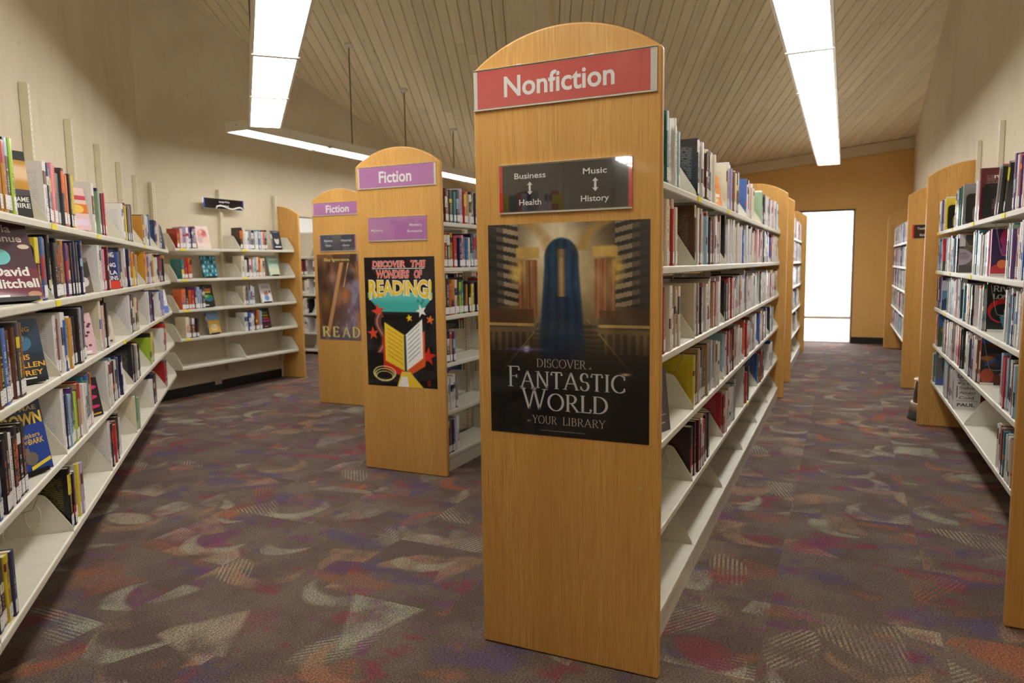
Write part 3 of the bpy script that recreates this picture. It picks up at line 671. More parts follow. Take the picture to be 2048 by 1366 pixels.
arch_panel(wr2, 0.604, 0.955, 8.89, 8.927, False, 0.955); arch_panel(wr2, 0.604, 0.955, 12.86, 12.897, False, 0.955)
# free-standing double ranges
NZ = [1.712, 1.405, 1.078, 0.752, 0.418, 0.118]
def range_(key, xc, y0, n, label, pitch=0.914, right_only=False, shelves_left=True):
    y1 = y0+0.037+n*pitch; t = empty('book_range', (xc, (y0+y1)/2, 0), label, 'shelving', None); ys = [y0+0.037+pitch*i for i in range(n+1)]
    fr = Fr((xc+0.028, 0, 0), (0, 1, 0), (1, 0, 0)); r = Run(fr, ys, NZ, 0.241, t); r.shelves(tags=[(0, 1, 0.02), (0, 2, 0.02), (4, 3, 0.2)] if key == 'N' else (), base=0.012); RUNS[key] = r
    fl = Fr((xc-0.028, 0, 0), (0, 1, 0), (-1, 0, 0)); r2 = Run(fl, ys, NZ, 0.241, t)
    if shelves_left: r2.shelves(base=0.012); RUNS[key+'l'] = r2
    for a in ys:
        m = MB(); m.box(WORLD, xc-0.026, xc+0.026, a-0.02 if a > ys[0] else a, a+0.02 if a < ys[-1] else a, 0.0, 1.98); build('upright', m, CHANNEL, (xc, a, 0), t)
    for i in range(n):
        m = MB(); m.box(WORLD, xc-0.275, xc+0.275, ys[i]+0.002, ys[i+1]-0.002, 0.0, 0.086); build('base_plinth', m, STEEL, (xc, ys[i], 0), t)
        if key == 'N':
            m = MB(); m.box(WORLD, xc-0.004, xc+0.004, ys[i]+0.022, ys[i+1]-0.022, 0.087, 0.73); build('back_panel', m, DARKGAP, (xc, ys[i], 0.09), t)  # dark sheet put in for the shade behind the lower shelves
        m = MB(); m.box(WORLD, xc-0.024, xc+0.024, ys[i]+0.022, ys[i+1]-0.022, 1.90, 1.96); build('top_rail', m, STEEL, (xc, ys[i], 1.9), t)
    arch_panel(t, xc-0.333, xc+0.333, y0, y0+0.035); arch_panel(t, xc-0.333, xc+0.333, y1+0.002, y1+0.037)
    return t
NR = range_('N', -0.868, 2.306, 6, 'tall double-sided book range ending in the honey oak nonfiction panel')
for px, pz in ((-1.137, 0.690), (-0.598, 0.668)):
    m = MB(); m.prism(WORLD, [(px+0.004*math.cos(q), pz+0.004*math.sin(q)) for q in np.linspace(0, 2*math.pi, 10, endpoint=False)], 'b', 2.3052, 2.3062); build('screw_plug', m, BEIGE, (px, 2.306, pz), NR)
range_('N2', -0.868, 8.90, 3, 'further double-sided book range behind the nonfiction one, by the window', 1.02)
range_('F', -2.715, 4.09, 5, 'double-sided book range ending in the oak panel with the comic-style reading poster')
range_('G', -4.655, 5.938, 5, 'double-sided book range ending in the oak panel with the brown painted poster')
# shelving glimpsed in the annex
wa = empty('wall_shelving', (-7.8, 9.3, 0), 'grey steel shelves glimpsed in the annex beyond the oak end panel', 'shelving')
A_FR = Fr((0, 9.5, 0), (1, 0, 0), (0, -1, 0))
RUNS['A'] = Run(A_FR, [-8.75, -7.85, -6.95], [1.60, 1.30, 0.985, 0.675, 0.36, 0.08], 0.25, wa); RUNS['A'].shelves(); RUNS['A'].uprights(1.95, dep=0.03, zbot=0.0)

# ================================================================== BOOKS
HUE = {'k': ('black', (30, 30, 34)), 'K': ('dark grey', (66, 66, 72)), 'w': ('white', (222, 220, 220)), 'W': ('cream', (222, 212, 186)), 'g': ('grey', (146, 146, 150)),
 'G': ('green', (64, 116, 78)), 'n': ('navy', (38, 46, 88)), 'b': ('blue', (58, 98, 168)), 'l': ('pale blue', (150, 188, 212)), 't': ('teal', (46, 124, 134)), 'r': ('red', (174, 40, 48)),
 'm': ('maroon', (104, 36, 46)), 'o': ('orange', (218, 108, 52)), 'y': ('yellow', (224, 202, 62)), 'a': ('amber', (194, 140, 44)), 'p': ('purple', (92, 60, 120)), 'v': ('lavender', (174, 162, 204)),
 'P': ('pink', (220, 128, 158)), 's': ('sage', (150, 178, 146)), 'B': ('brown', (108, 70, 52)), 'T': ('tan', (192, 160, 124)), 'L': ('lime', (164, 196, 54)), 'd': ('blush', (224, 192, 190))}
ORD = 'first second third fourth fifth sixth seventh eighth ninth tenth eleventh twelfth thirteenth fourteenth fifteenth sixteenth seventeenth eighteenth nineteenth twentieth'.split()
ORD += ['twenty-'+x for x in ORD[:9]]+['thirtieth']+['thirty-'+x for x in ORD[:9]]+['fortieth']+['forty-'+x for x in ORD[:9]]+['fiftieth']
SHELF = ['top', 'second', 'third', 'fourth', 'fifth', 'sixth']
RNAME = {'L': 'the plaster-wall shelves', 'B': 'the back-wall shelves', 'R': 'the graphic novel shelves', 'N': 'the nonfiction range', 'F': 'the comic-poster range', 'R2': 'the far shelves', 'N2': 'the far range', 'A': 'the annex shelves', 'Nl': 'x', 'Fl': 'x', 'G': 'x', 'Gl': 'x'}
STY = {'L': (0.028, 0.046, 0.205, 0.245, 0.155), 'N': (0.02, 0.05, 0.215, 0.262, 0.175), 'R': (0.011, 0.03, 0.225, 0.262, 0.17), 'B': (0.026, 0.042, 0.2, 0.236, 0.15)}
PAL = {'L': 'kkkKnnwwWgbBmrpoatTGy', 'N': 'wwwwwwwggWWKkrmbdTBlw', 'R': 'wwwwwgKkrbnptdWlsmo', 'B': 'wkpbrlWo'}
BOOKS = []
br = random.Random(21)
def shade(c, j): return tuple(max(6, min(238, v+j)) for v in c)
def row(key, zi, bi, f0, f1, spec='', art=None, hmax=None, lean=0.0, style=None, thick=None, hset=None):
    run = RUNS[key]; st = style or {'R2': 'R', 'N2': 'N', 'F': 'L', 'G': 'L', 'Nl': 'N', 'Fl': 'L', 'Gl': 'L', 'A': 'N'}.get(key, key); t0, t1, h0, h1, wd = STY[st]
    if thick: t0, t1 = thick
    toks = spec.split(); a = run.bays[bi]+f0; end = run.bays[bi]+f1; i = 0; z = run.zs[zi]
    while True:
        code = toks[i] if i < len(toks) else br.choice(PAL[st]); big = code.endswith('!'); code = code[0]
        t = br.uniform(t0, t1)*(1.25 if big else 1); h = min(br.uniform(h0, h1)+(0.018 if big else 0), hmax or (0.25 if st == 'L' else 0.285)); w = wd+br.uniform(-0.018, 0.02)
        if a+t > end: break
        if hset and i == 0: h = hset
        nm, c = HUE[code]; j = br.randint(-14, 14); A = lin(*shade(c, j)); Bc = HUE[br.choice('wwWyolr' if code in 'kKnmBpGtrb' else 'kknrmbBK')][1]
        inset = br.uniform(0.002, 0.022)
        f = run.fr.at(a, run.D-inset, z+0.0006)
        if lean: f = run.fr.at(a, run.D-inset, z+0.0006+abs(math.sin(lean))*(t if lean > 0 else 0)).lean(lean)
        BOOKS.append(dict(fr=f, t=t-0.0008, h=h, w=w, A=A, B=lin(*Bc), seed=br.random(), blurb=0.85 if (i == 0 or br.random() < 0.5) else 0.0, hue=nm, key=key, zi=zi, bi=bi, i=i, art=art if i == 0 else None, a=a))
        a += t/ (math.cos(lean) if lean else 1) + br.uniform(0.0002, 0.0012)+(0.012 if lean else 0); i += 1

X = row
# long wall shelving
X('L',0,1,.02,.26); X('L',0,1,.27,.545,'K r B a a k L L'); X('L',0,2,.03,.56,'w! n w B P o g K o w'); X('L',0,3,.03,.44,'w! K k s n b m r'); X('L',0,4,.03,.52,'w B r y P m k k'); X('L',0,5,.03,.50,'a k n g b'); X('L',0,6,.05,.42,'n k w d')
X('L',1,1,.02,.11,'o b'); X('L',1,1,.77,.905,'y b g'); X('L',1,2,.03,.68,'k! k w k K K a p m k n k n k n k b'); X('L',1,3,.03,.40,'w! a W l b t P'); X('L',1,3,.66,.87,'b k K B k'); X('L',1,4,.03,.60,'w k r n w'); X('L',1,5,.03,.62); X('L',1,6,.03,.5,'w n r')
X('L',2,1,.02,.14); X('L',2,1,.15,.53,'o B k b n B B K B a B'); X('L',2,2,.03,.62,'w! m w b w a w B k k g G l'); X('L',2,3,.03,.30,'W! d k k a'); X('L',2,4,.03,.48,'w! k B r K k B'); X('L',2,5,.03,.5,'w k w T d o'); X('L',2,6,.05,.40,'w b v')
X('L',3,1,.10,.46,'b p k k w k k k k K k'); X('L',3,2,.04,.66,'w! n l p L k T r w w t G'); X('L',3,3,.03,.56,'w! k W w r l k w n'); X('L',3,4,.03,.42,'k! K w g W k'); X('L',3,5,.05,.32,'L k w'); X('L',3,6,.05,.36,'w r n r k')
X('L',4,1,.01,.20,'b n k y n', hmax=0.2); X('L',4,2,.02,.32,'k! k w g y v m'); X('L',4,3,.02,.38,'w! k r r B k G K'); X('L',4,4,.02,.19,'W! w G s'); X('L',4,5,.02,.26,'w n k n'); X('L',4,6,.02,.24,'r! r b')
for zi in range(5): X('L',zi,0,.05,.75)
# back wall shelving
X('B',0,0,.05,.33,'r d v w p p B k'); X('B',0,1,.02,.45,'k! W w w g k w l b'); X('B',1,0,.08,.24,'t r o o'); X('B',1,1,.02,.40,'W! w k w r w l'); X('B',2,0,.06,.36,'o! k o r p l v K p'); X('B',2,1,.03,.22,'W B l r')
X('B',3,0,.08,.28,'W! B B k k K'); X('B',3,1,.03,.30,'w! b w p B')
# nonfiction range
X('N',0,0,.015,.64,'w w b r! K r k s t w l w'); X('N',0,1,.03,.66,'k! w g w r K B W W k p'); X('N',0,2,.03,.58,'W! g w p v w m w'); X('N',0,3,.03,.50,'b! w B w T d'); X('N',0,4,.03,.78,'s! w P v k y w b w'); X('N',0,5,.08,.8,'w r k w k d')
X('N',1,0,.015,.64,'L r p k t b m w'); X('N',1,1,.03,.82,'B! w l W m w w w l r w g K m'); X('N',1,2,.03,.86,'k! w w r l w k w'); X('N',1,3,.03,.82,'w! k l w g w'); X('N',1,4,.03,.7,'r! w k r w k n'); X('N',1,5,.06,.85,'b r w')
X('N',2,0,.015,.66,'w n w P g w p k r m'); X('N',2,1,.05,.86,'W! g r t n T T k w k w W'); X('N',2,2,.03,.88,'k K r B G'); X('N',2,3,.05,.82,'W! w g r g w'); X('N',2,4,.03,.86,'w G g o r w'); X('N',2,5,.06,.86,'r W w t k')
X('N',3,0,.015,.10,'B b w', hmax=0.19); X('N',3,1,.05,.80,'y! K T g w B K T r K m'); X('N',3,2,.05,.86,'l! w g r T r k B m'); X('N',3,3,.05,.80,'o! g r K m g'); X('N',3,4,.05,.66,'b! w o W'); X('N',3,5,.05,.4,'K k w W')
X('N',4,1,.03,.56,'k! k p m K w r W k'); X('N',4,2,.03,.58,'r! B r w T T g'); X('N',4,3,.12,.32,'w! r y b K'); X('N',4,4,.1,.5,'b! G w r y k'); X('N',4,5,.1,.45,'w k b K')
# further ranges, mostly pale spines
for zi in range(5):
    for bi in range(3): X('N2',zi,bi,.05,(.88, .86, .84, .62, .4)[zi])
    for bi in range(4): X('R2',zi,bi,.04,.92,'b w w' if zi == 0 else '')
X('F',0,0,.02,.86,'w n w m T K t K v d r a'); X('F',1,0,.02,.88,'m K L r G a r K n P t b'); X('F',2,0,.02,.86,'b n B n o a d k L G'); X('F',3,0,.02,.26,'W r B n T'); X('F',4,0,.02,.28,'P B w w w W'); X('F',5,0,.02,.3,'r k k B n v')
for zi in range(3):
    for bi in range(1, 4): X('F',zi,bi,.03,.8)
for bi in range(6):
    for zi in range(5): X('Nl',zi,bi,.1,br.uniform(.5,.85))
for bi in range(5):
    for zi in range(5):
        for k in ('Fl', 'G', 'Gl'): X(k,zi,bi,.05,br.uniform(.4,.85))
for zi in range(1, 6): X('A',zi,1,.05,br.uniform(.25,.45),'w d P w p')
for zi in range(1, 5): X('A',zi,0,.35,.85)
# graphic novel shelves: the near cover of a group shows
def T_(txt, x0, x1, z0, z1, c, off=0.012): return ('t', txt, x0, x1, z0, z1, c, off)
def S_(txt, x0, x1, z0, z1, c): return ('s', txt, x0, x1, z0, z1, c)
ART = {
 'earl': [T_('ng En', .35, .95, .80, .88, (226, 214, 196), .02)],
 'moon': [('r', 0, .22, .7, 1, (205, 203, 206)), ('e', .0, .42, .5, .22, (168, 154, 174)), ('e', .1, .44, .28, .10, (146, 132, 152)), ('r', .18, .24, .5, .52, (60, 50, 66))],
 'comic': [('r', 0, 1, 0, 1, (56, 30, 84)), ('e', .62, .78, .40, .24, (168, 48, 110)), ('e', .55, .55, .30, .16, (150, 60, 130)), ('e', .45, .9, .2, .1, (190, 40, 90)), ('p', [(0, .05), (1, .05), (1, .42), (.45, .36), (0, .2)], (196, 54, 66)), ('e', .3, .26, .13, .09, (222, 120, 70)), ('e', .7, .22, .16, .11, (216, 90, 84)), ('e', .5, .12, .12, .07, (74, 62, 150)), ('r', 0, .9, 0, .055, (214, 210, 214))],
 'travel': [('r', 0, 1, 0, 1, (48, 72, 128)), ('r', .0, .12, .3, 1, (206, 54, 62)), ('r', 0, 1, 0, .3, (74, 96, 58)), ('r', .2, .9, .7, .9, (196, 60, 74)), T_('The', .3, .6, .5, .6, (235, 235, 240)), T_('Land', .3, .8, .38, .48, (235, 235, 240))],
 'rivers': [('r', 0, 1, .0, 1, (20, 20, 24)), ('e', .42, .42, .40, .24, (196, 30, 34)), ('e', .44, .38, .34, .18, (24, 24, 28)), ('e', .62, .26, .2, .2, (70, 140, 160)), ('p', [(.35, .3), (.55, .4), (.8, .25), (.95, .0), (.5, .0)], (66, 132, 156)), ('e', .52, .42, .07, .05, (206, 176, 150)),
            ('r', .12, .92, .955, .975, (150, 150, 150)), S_('RIVERS', .14, .92, .80, .92, (226, 226, 228)), S_('OF', .56, .80, .725, .775, (226, 226, 228)), S_('LONDON', .14, .96, .66, .76, (226, 226, 228)), ('r', .03, .5, 0, .05, (224, 224, 224))],
 'pinkflag': [('r', 0, 1, 0, 1, (226, 222, 226)), ('p', [(.4, .8), (.95, .95), (.95, .78), (.6, .72)], (216, 40, 110)), ('p', [(.3, .62), (.9, .5), (.95, .58), (.5, .66)], (216, 40, 110)), ('p', [(.55, .45), (.65, .3), (.72, .32), (.62, .46)], (216, 40, 110)), ('p', [(.35, .22), (.95, .3), (.95, .12), (.55, .14)], (216, 40, 110)), ('r', .42, .6, .0, .08, (216, 40, 110))],
 'tealhood': [('r', 0, 1, 0, 1, (24, 34, 56)), ('e', .6, .45, .42, .30, (30, 84, 92)), ('e', .62, .48, .30, .22, (44, 118, 116)), ('e', .66, .5, .2, .15, (16, 26, 40)), ('r', .03, .2, .72, .98, (208, 206, 206))],
 'photo20': [('r', 0, 1, .55, 1, (196, 196, 204)), ('r', 0, 1, .9, 1, (24, 32, 30)), T_('202', .1, .7, .915, .98, (220, 230, 220)), ('p', [(0, 0), (1, 0), (1, .35), (.6, .55), (0, .3)], (42, 66, 96)), ('p', [(0, .3), (.6, .55), (1, .35), (1, .6), (0, .6)], (96, 142, 178))],
 'fantasy': [('r', 0, 1, 0, 1, (40, 42, 50)), ('r', .0, .85, .86, .99, (46, 98, 176)), ('r', .2, .8, .80, .85, (150, 52, 44)), ('e', .55, .52, .5, .14, (92, 60, 46)), ('e', .2, .55, .2, .05, (150, 96, 60)), ('e', .88, .6, .14, .05, (130, 80, 60)), ('e', .55, .52, .12, .16, (34, 60, 110)), ('e', .55, .70, .07, .05, (44, 36, 34)), ('p', [(.45, .5), (.12, .38), (.12, .43), (.45, .58)], (50, 90, 160)), ('e', .2, .18, .2, .16, (166, 64, 40)), ('e', .75, .15, .24, .15, (176, 120, 50)), ('e', .5, .12, .13, .1, (96, 30, 30)), ('r', .0, .4, 0, .045, (224, 222, 218))],
 'gargoyle': [('r', 0, 1, 0, 1, (34, 28, 30)), T_('M', .12, .7, .74, .88, (222, 220, 220), .03), T_('&', .25, .55, .56, .62, (222, 220, 220)), T_('GAR', .08, .95, .36, .50, (222, 220, 220), .03)],
 'greencity': [('r', 0, 1, 0, 1, (70, 84, 54)), ('p', [(0, .6), (1, .7), (1, 1), (0, 1)], (70, 100, 150)), ('e', .6, .35, .4, .22, (58, 78, 44)), ('e', .35, .52, .25, .1, (150, 130, 60)), ('e', .8, .6, .2, .12, (40, 50, 40))],
 'unmasked': [('r', 0, 1, 0, 1, (216, 214, 214)), T_('UNMAS', .12, .95, .80, .90, (40, 40, 44), .03), ('r', .1, .9, .735, .745, (70, 70, 74)), T_('M', .16, .28, .64, .71, (60, 60, 64)), T_('y L', .30, .6, .64, .70, (60, 60, 64)), ('r', .1, .14, .3, .6, (70, 70, 74)), T_('Solvin', .2, .85, .52, .59, (60, 60, 64)), T_('Ameri', .2, .8, .40, .47, (60, 60, 64)), T_('Cold', .2, .75, .27, .34, (60, 60, 64)), ('r', .1, .9, .22, .23, (70, 70, 74)), T_('PAUL', .14, .8, .08, .16, (34, 34, 38), .03)],
 'greyman': [('r', 0, 1, 0, 1, (96, 98, 102)), ('e', .55, .55, .3, .3, (54, 56, 60)), ('r', .1, .9, .82, .92, (224, 222, 220)), ('r', 0, .4, 0, .2, (62, 84, 150)), ('r', .45, .95, .12, .24, (206, 100, 80))],
}
R = lambda zi, bi, f0, f1, spec='', art=None, **k: row('R', zi, bi, f0, f1, spec, art, **k)
R(0,0,.40,.80,'y y! W o o w K w'); R(0,1,.16,.34,'K! k r', lean=-0.32, thick=(.02, .035)); R(0,1,.82,.94,'m! d w',art='earl',hset=.295,thick=(.03,.045)); R(0,2,.56,.98,'g! w b G w b t G n b'); R(0,3,.56,.88,'y! w d w g')
R(1,0,.30,.90,'w k w k w k w l w b w m w d w'); R(1,1,.425,.96,'p! o P w y w g k w g G w',art='comic',hmax=.27); R(1,2,.67,1.3,'K! w k w g w w k g w k',art='moon',hmax=.28); R(1,3,.54,.9,'r! l w G w b y',art='travel')
R(2,0,.36,.90,'r P m d w w w w w'); R(2,1,.475,.70,'k! r g G k n g w',art='rivers',hset=.272,thick=(.012,.02)); R(2,1,.845,1.28,'w! r k n g w G g',art='pinkflag',hmax=.24); R(2,2,.53,1.2,'t! w g w d w r g w',art='tealhood',hmax=.27); R(2,3,.48,.9,'l! w b n p b',art='photo20')
R(3,0,.30,.90,'w w p n w w g w m'); R(3,1,.575,1.1,'o! r k B w w g d m w',art='fantasy',hset=.27); R(3,2,.28,1.25,'k! w K r B y g W m r T',art='gargoyle',hmax=.27); R(3,3,.66,.9,'G! w o r w r',art='greencity')
R(4,0,.42,.88,'a! y T b n w w G w',hmax=.215); R(4,2,.52,1.1,'w! m k w B K w',art='unmasked',hset=.265); R(4,3,.63,.9,'g! b w p w G',art='greyman')

def project(p):
    q = np.array(p)-np.array((0, 0, CAM_H)); zc = q@F_; return 1024+1437*(q@R_)/zc, 683-1437*(q@U_)/zc, zc
for b in BOOKS:
    c = b['fr'].p(b['t']/2, 0, b['h']/2); x, y, zc = project(c)
    inside = zc > 0.3 and -15 < x < 2060 and -20 < y < 1390
    v = np.array((0, 0, CAM_H))-c; dist = np.linalg.norm(v); cs = max(0.0, float(v@b['fr'].V)/dist)
    b['px'] = 1437**2*(b['t']*b['h']*cs)/dist**2 if inside and b['key'] in 'LBRNFA' else 0.0
    if b['key'] == 'N' and c[1] < 2.45: b['px'] *= 0.2
    if b['key'] == 'F' and not (885 < x < 955): b['px'] = 0
    if b['key'] == 'A': b['px'] = 0
    if b['art']: b['px'] += 1e5
order = sorted(BOOKS, key=lambda b: -b['px']); N_ONE = 300
for i, b in enumerate(order): b['one'] = i < N_ONE and b['px'] > 0

def book_shell(m, f, t, h, w, A, B, seed, blurb, mat=0):
    A = (A[0], A[1], A[2], seed); B = (B[0], B[1], B[2], blurb); c = 0.0022; n = len(m.v)
    # cross-section in (a,b): a U of boards round a slightly rounded spine
    sec = [(0, -w), (0, -0.0035), (t*0.18, 0), (t*0.82, 0), (t, -0.0035), (t, -w), (t-c, -w), (t-c, -0.0045), (c, -0.0045), (c, -w)]
    for z in (0, h):
        for a_, b_ in sec: m.v.append(f.p(a_, b_, z))
    k = 10; us = {0: (3, 2.0), 1: (0, 0.18), 2: (0.18, 0.82), 3: (0.82, 1), 4: (2.0, 3.0)}
    for i in range(k):
        j = (i+1) % k; u0, u1 = us.get(i, (1.2, 1.2)); q = [n+i, n+j, n+k+j, n+k+i]; uv = [(u0, 0), (u1, 0), (u1, 1), (u0, 1)]
        if f.det > 0: q, uv = q[::-1], uv[::-1]
        m.face(q, mat, A, B, uv)
    for o in (0, k):
        for q in ((0, 1, 8, 9), (1, 2, 3, 4, 7, 8), (4, 5, 6, 7)): m.face([n+o+i for i in q], mat, A, B, [(1.2, 0)]*len(q))
def book_pages(m, f, t, h, w, mat=0): m.box(f, 0.0024, t-0.0024, -w+0.003, -0.0047, 0.003, h-0.003, mat)
def book_label(m, f, t, h, mat=0):
    hh = min(0.046, h*0.2); m.quad(f, t*0.06, t*0.94, 0.0006, 0.010, 0.010+hh, mat)
def cover_art(parent, f, w, h, items):
    m = MB(); b = 0.0006
    for it in items:
        b += 0.00012; k = it[0]; tx = MB()
        if k == 'r': m.poly(f, [(it[1]*w, it[3]*h), (it[2]*w, it[3]*h), (it[2]*w, it[4]*h), (it[1]*w, it[4]*h)], b, 0, lin(*it[5]))
        elif k == 'e':
            cx, cz, rx, rz = it[1:5]; pts = [(max(0.0, min(1.0, cx+rx*math.cos(q)))*w, max(0.0, min(1.0, cz+rz*math.sin(q)))*h) for q in np.linspace(0, 2*math.pi, 24, endpoint=False)]; m.poly(f, pts, b, 0, lin(*it[5]))
        elif k == 'p': m.poly(f, [(x*w, z*h) for x, z in it[1]], b, 0, lin(*it[2]))
        elif k == 't': add_text(tx, f, it[1], it[2]*w, it[3]*w, it[4]*h, it[5]*h, b, lin(*it[6]), it[7])
        elif k == 's': add_serif(tx, f, it[1], it[2]*w, it[3]*w, it[4]*h, it[5]*h, b, lin(*it[6]), 0.16, 0.06, 0.8)
        if tx.f: build('lettering', tx, PRINT, LOC[parent], parent, True)
    if m.f: build('cover_art', m, PRINT, LOC[parent], parent, True)
NOTE = {'earl': 'tall maroon book', 'moon': 'charcoal comic with a pale mauve face', 'comic': 'purple and red comic', 'travel': 'blue and red guide', 'rivers': 'black comic with silver title and red ring', 'pinkflag': 'white comic with pink shapes', 'tealhood': 'navy comic with a teal hood', 'photo20': 'landscape-photo book', 'fantasy': 'big fantasy comic with blue masthead', 'gargoyle': 'black comic with bold white letters', 'greencity': 'green city-view comic', 'unmasked': 'white memoir with black title', 'greyman': 'grey portrait comic'}
stuff = MB()
for b in BOOKS:
    f, t, h, w = b['fr'], b['t'], b['h'], b['w']
    if not b['one']:
        book_shell(stuff, f, t, h, w, b['A'], b['B'], b['seed'], b['blurb'], 0); book_pages(stuff, f, t, h, w, 1); book_label(stuff, f, t, h, 2); continue
    org = f.p(t/2, -w/2, 0); m = MB(); book_shell(m, f, t, h, w, b['A'], b['B'], b['seed'], b['blurb'])
    size = ('slim' if t < 0.02 else 'thick' if t > 0.042 else 'tall' if h > 0.238 else 'short' if h < 0.212 else 'mid-sized')
    bn = ORD[b['bi']-1 if b['key'] == 'L' else b['bi']]; place = f"{SHELF[b['zi']]} shelf, {bn} bay of {RNAME[b['key']]}"
    b['n'] = b['i'] if b['a'] is None else b['i']
    lab = f"{NOTE[b['art']]} showing its cover, {SHELF[b['zi']]} graphic novel shelf" if b['art'] else f"{size} {b['hue']} book, {{}} along the {place}"
    b['lab'] = lab; b['place'] = place
    o = build('book', m, BOOK, org, None, True, cat='book', group=f"books on the {SHELF[b['zi']]} shelf of {RNAME[b['key']]}"); b['o'] = o
    m = MB(); book_pages(m, f, t, h, w); build('page_block', m, PAGES, org, o)
    m = MB(); book_label(m, f, t, h); build('spine_label', m, LABEL, org, o)
    if b['art']:
        cf = Fr(f.p(0, 0, 0), -f.V, -f.U, f.W); cover_art(o, cf, w, h, ART[b['art']])
# order along each shelf bay, counted from its start
from collections import defaultdict
bay = defaultdict(list)
for b in BOOKS: bay[(b['key'], b['zi'], b['bi'])].append(b)
for L in bay.values():
    for n, b in enumerate(sorted(L, key=lambda q: q['a'])):
        if b['one']: b['o']['label'] = b['lab'].format(ORD[n])
build('books', stuff, [BOOK, PAGES, LABEL], (-2, 6, 1), None, True, kind='stuff', label='remaining smaller books filling the further bays of the shelves')

# ------------------------------------------------------------------ books set out with their covers to the room
def display(key, zi, a, w, h, t, col, label, art, yaw=0.0, tilt=0.16, back=0.07, stand=False):
    run = RUNS[key]; f = run.fr.at(a, run.D-back, run.zs[zi]+0.0008+t*math.sin(tilt)+(0.004 if stand else 0)).yaw(yaw).pitch(tilt)
    bf = Fr(f.p(0, 0, 0), -f.V, -f.U, f.W); org = f.p(w/2, -t/2, 0)
    m = MB(); book_shell(m, bf, t, h, w, lin(*col), lin(230, 230, 230), br.random(), 0.0)
    o = build('book', m, BOOK, org, None, True, label=label, cat='book', group='books set out with their covers facing the room')
    m = MB(); book_pages(m, bf, t, h, w); build('page_block', m, PAGES, org, o)
    cover_art(o, Fr(f.p(0, 0, 0), f.U, f.V, f.W), w, h, art)
    if stand:
        s = empty('book_stand', f.p(w/2, -t-0.02, -0.004), 'black easel under the '+label.split(' set ')[0].split(' on ')[0].split(' with ')[0]+', '+SHELF[zi]+(' back-wall shelf' if key == 'B' else ' plaster-wall shelf'), 'book stand', 'black book easels')
        m = MB(); m.box(f, w*0.25, w*0.75, -t-0.005, -t-0.002, -0.002, h*0.6); build('back_plate', m, BLACK, LOC[s], s)
        m = MB(); m.box(f, w*0.12, w*0.88, -t-0.005, 0.008, -0.0035, -0.0015); m.box(f, w*0.12, w*0.88, 0.005, 0.008, -0.0015, 0.012); build('ledge', m, BLACK, LOC[s], s)
        m = MB(); q = f.p(w*0.5, -t-0.004, h*0.5); e = np.array((q[0], q[1], run.zs[zi]+0.002))-0.05*run.fr.V; m.tube([q, e], 0.003, 5); build('prop_leg', m, BLACK, LOC[s], s)
LB_ = LB
display('L',0,LB_[1]+.615,.15,.232,.028,(30,28,26),'black and amber novel with a dark cloaked figure on cover, top plaster-wall shelf',[('r',0,1,0,1,(26,24,26)),('r',0,1,.42,.86,(196,142,34)),('p',[(0,.42),(1,.42),(1,.34),(0,.28)],(70,60,70)),('e',.46,.5,.17,.26,(20,18,20)),('e',.44,.73,.09,.09,(20,18,20)),('e',.46,.72,.04,.05,(190,150,120)),('r',.05,.5,.88,.97,(206,206,208)),T_('CODE NAME',-.0,.94,.235,.305,(232,230,226),.02),T_('SAPPHIRE',.04,.96,.14,.21,(232,230,226),.02),('r',.08,.6,.03,.085,(228,228,228))],yaw=0.62,tilt=0.10,back=0.095)
display('L',0,LB_[2]+.64,.13,.20,.02,(226,196,186),'blush and orange novel after the orange spines, top plaster-wall shelf',[('r',0,1,.0,.34,(222,190,196)),('r',0,1,.4,.62,(220,120,50)),('e',.5,.5,.3,.1,(232,196,90)),('r',0,1,.72,.82,(196,70,90)),('r',.1,.9,.1,.26,(226,206,226))],yaw=0.5,back=0.05)
display('L',0,LB_[6]+.50,.15,.215,.02,(34,42,74),'navy novel with white script at the far end of the top plaster-wall shelf',[('r',.1,.5,.8,.86,(200,206,220)),('e',.6,.55,.2,.1,(206,212,226)),('r',.15,.7,.62,.66,(206,212,226)),('r',.15,.8,.36,.4,(206,212,226)),('r',.2,.7,.2,.24,(206,212,226))],yaw=0.5)
display('L',1,LB_[1]+.46,.25,.275,.03,(84,30,52),'large tilted maroon novel with white hand-drawn title, second plaster-wall shelf',[('r',0,1,0,1,(70,34,52)),('r',0,1,.0,.40,(112,30,50)),T_('Utopia',.08,.72,.86,.955,(232,222,210),.02),T_('Avenue',.18,.86,.74,.83,(232,222,210),.02),('e',.42,.55,.18,.10,(110,196,196)),T_('David',.24,.84,.31,.42,(236,232,226),.03),T_('Mitchell',.16,.96,.16,.27,(236,232,226),.03),('r',.08,.42,.02,.075,(230,230,230)),('e',.86,.68,.1,.03,(214,196,170)),('e',.84,.07,.12,.04,(196,140,110))],yaw=0.5,tilt=0.22,back=0.10,stand=True)
display('L',1,LB_[2]+.72,.12,.17,.02,(70,58,54),'small brown and grey novel after the black spines, second plaster-wall shelf',[('r',0,1,0,1,(104,92,84)),('p',[(0,.1),(1,.5),(1,.9),(.2,.7)],(48,44,46)),('e',.6,.3,.25,.14,(206,200,196))],yaw=0.5)
display('L',1,LB_[3]+.44,.17,.228,.02,(38,44,92),'navy and red thriller with white capitals, second plaster-wall shelf',[('r',0,1,0,.2,(206,62,40)),('p',[(0,.2),(.4,.2),(.5,.55),(.15,.85),(0,.7)],(206,206,212)),T_('WANTING',.08,.95,.80,.92,(236,236,238),.02),T_('ING',.5,.95,.55,.65,(236,236,238),.02),T_('LA',.6,.95,.36,.46,(236,236,238),.02),T_('KINS',.4,.95,.22,.32,(236,236,238),.02)],yaw=0.5)
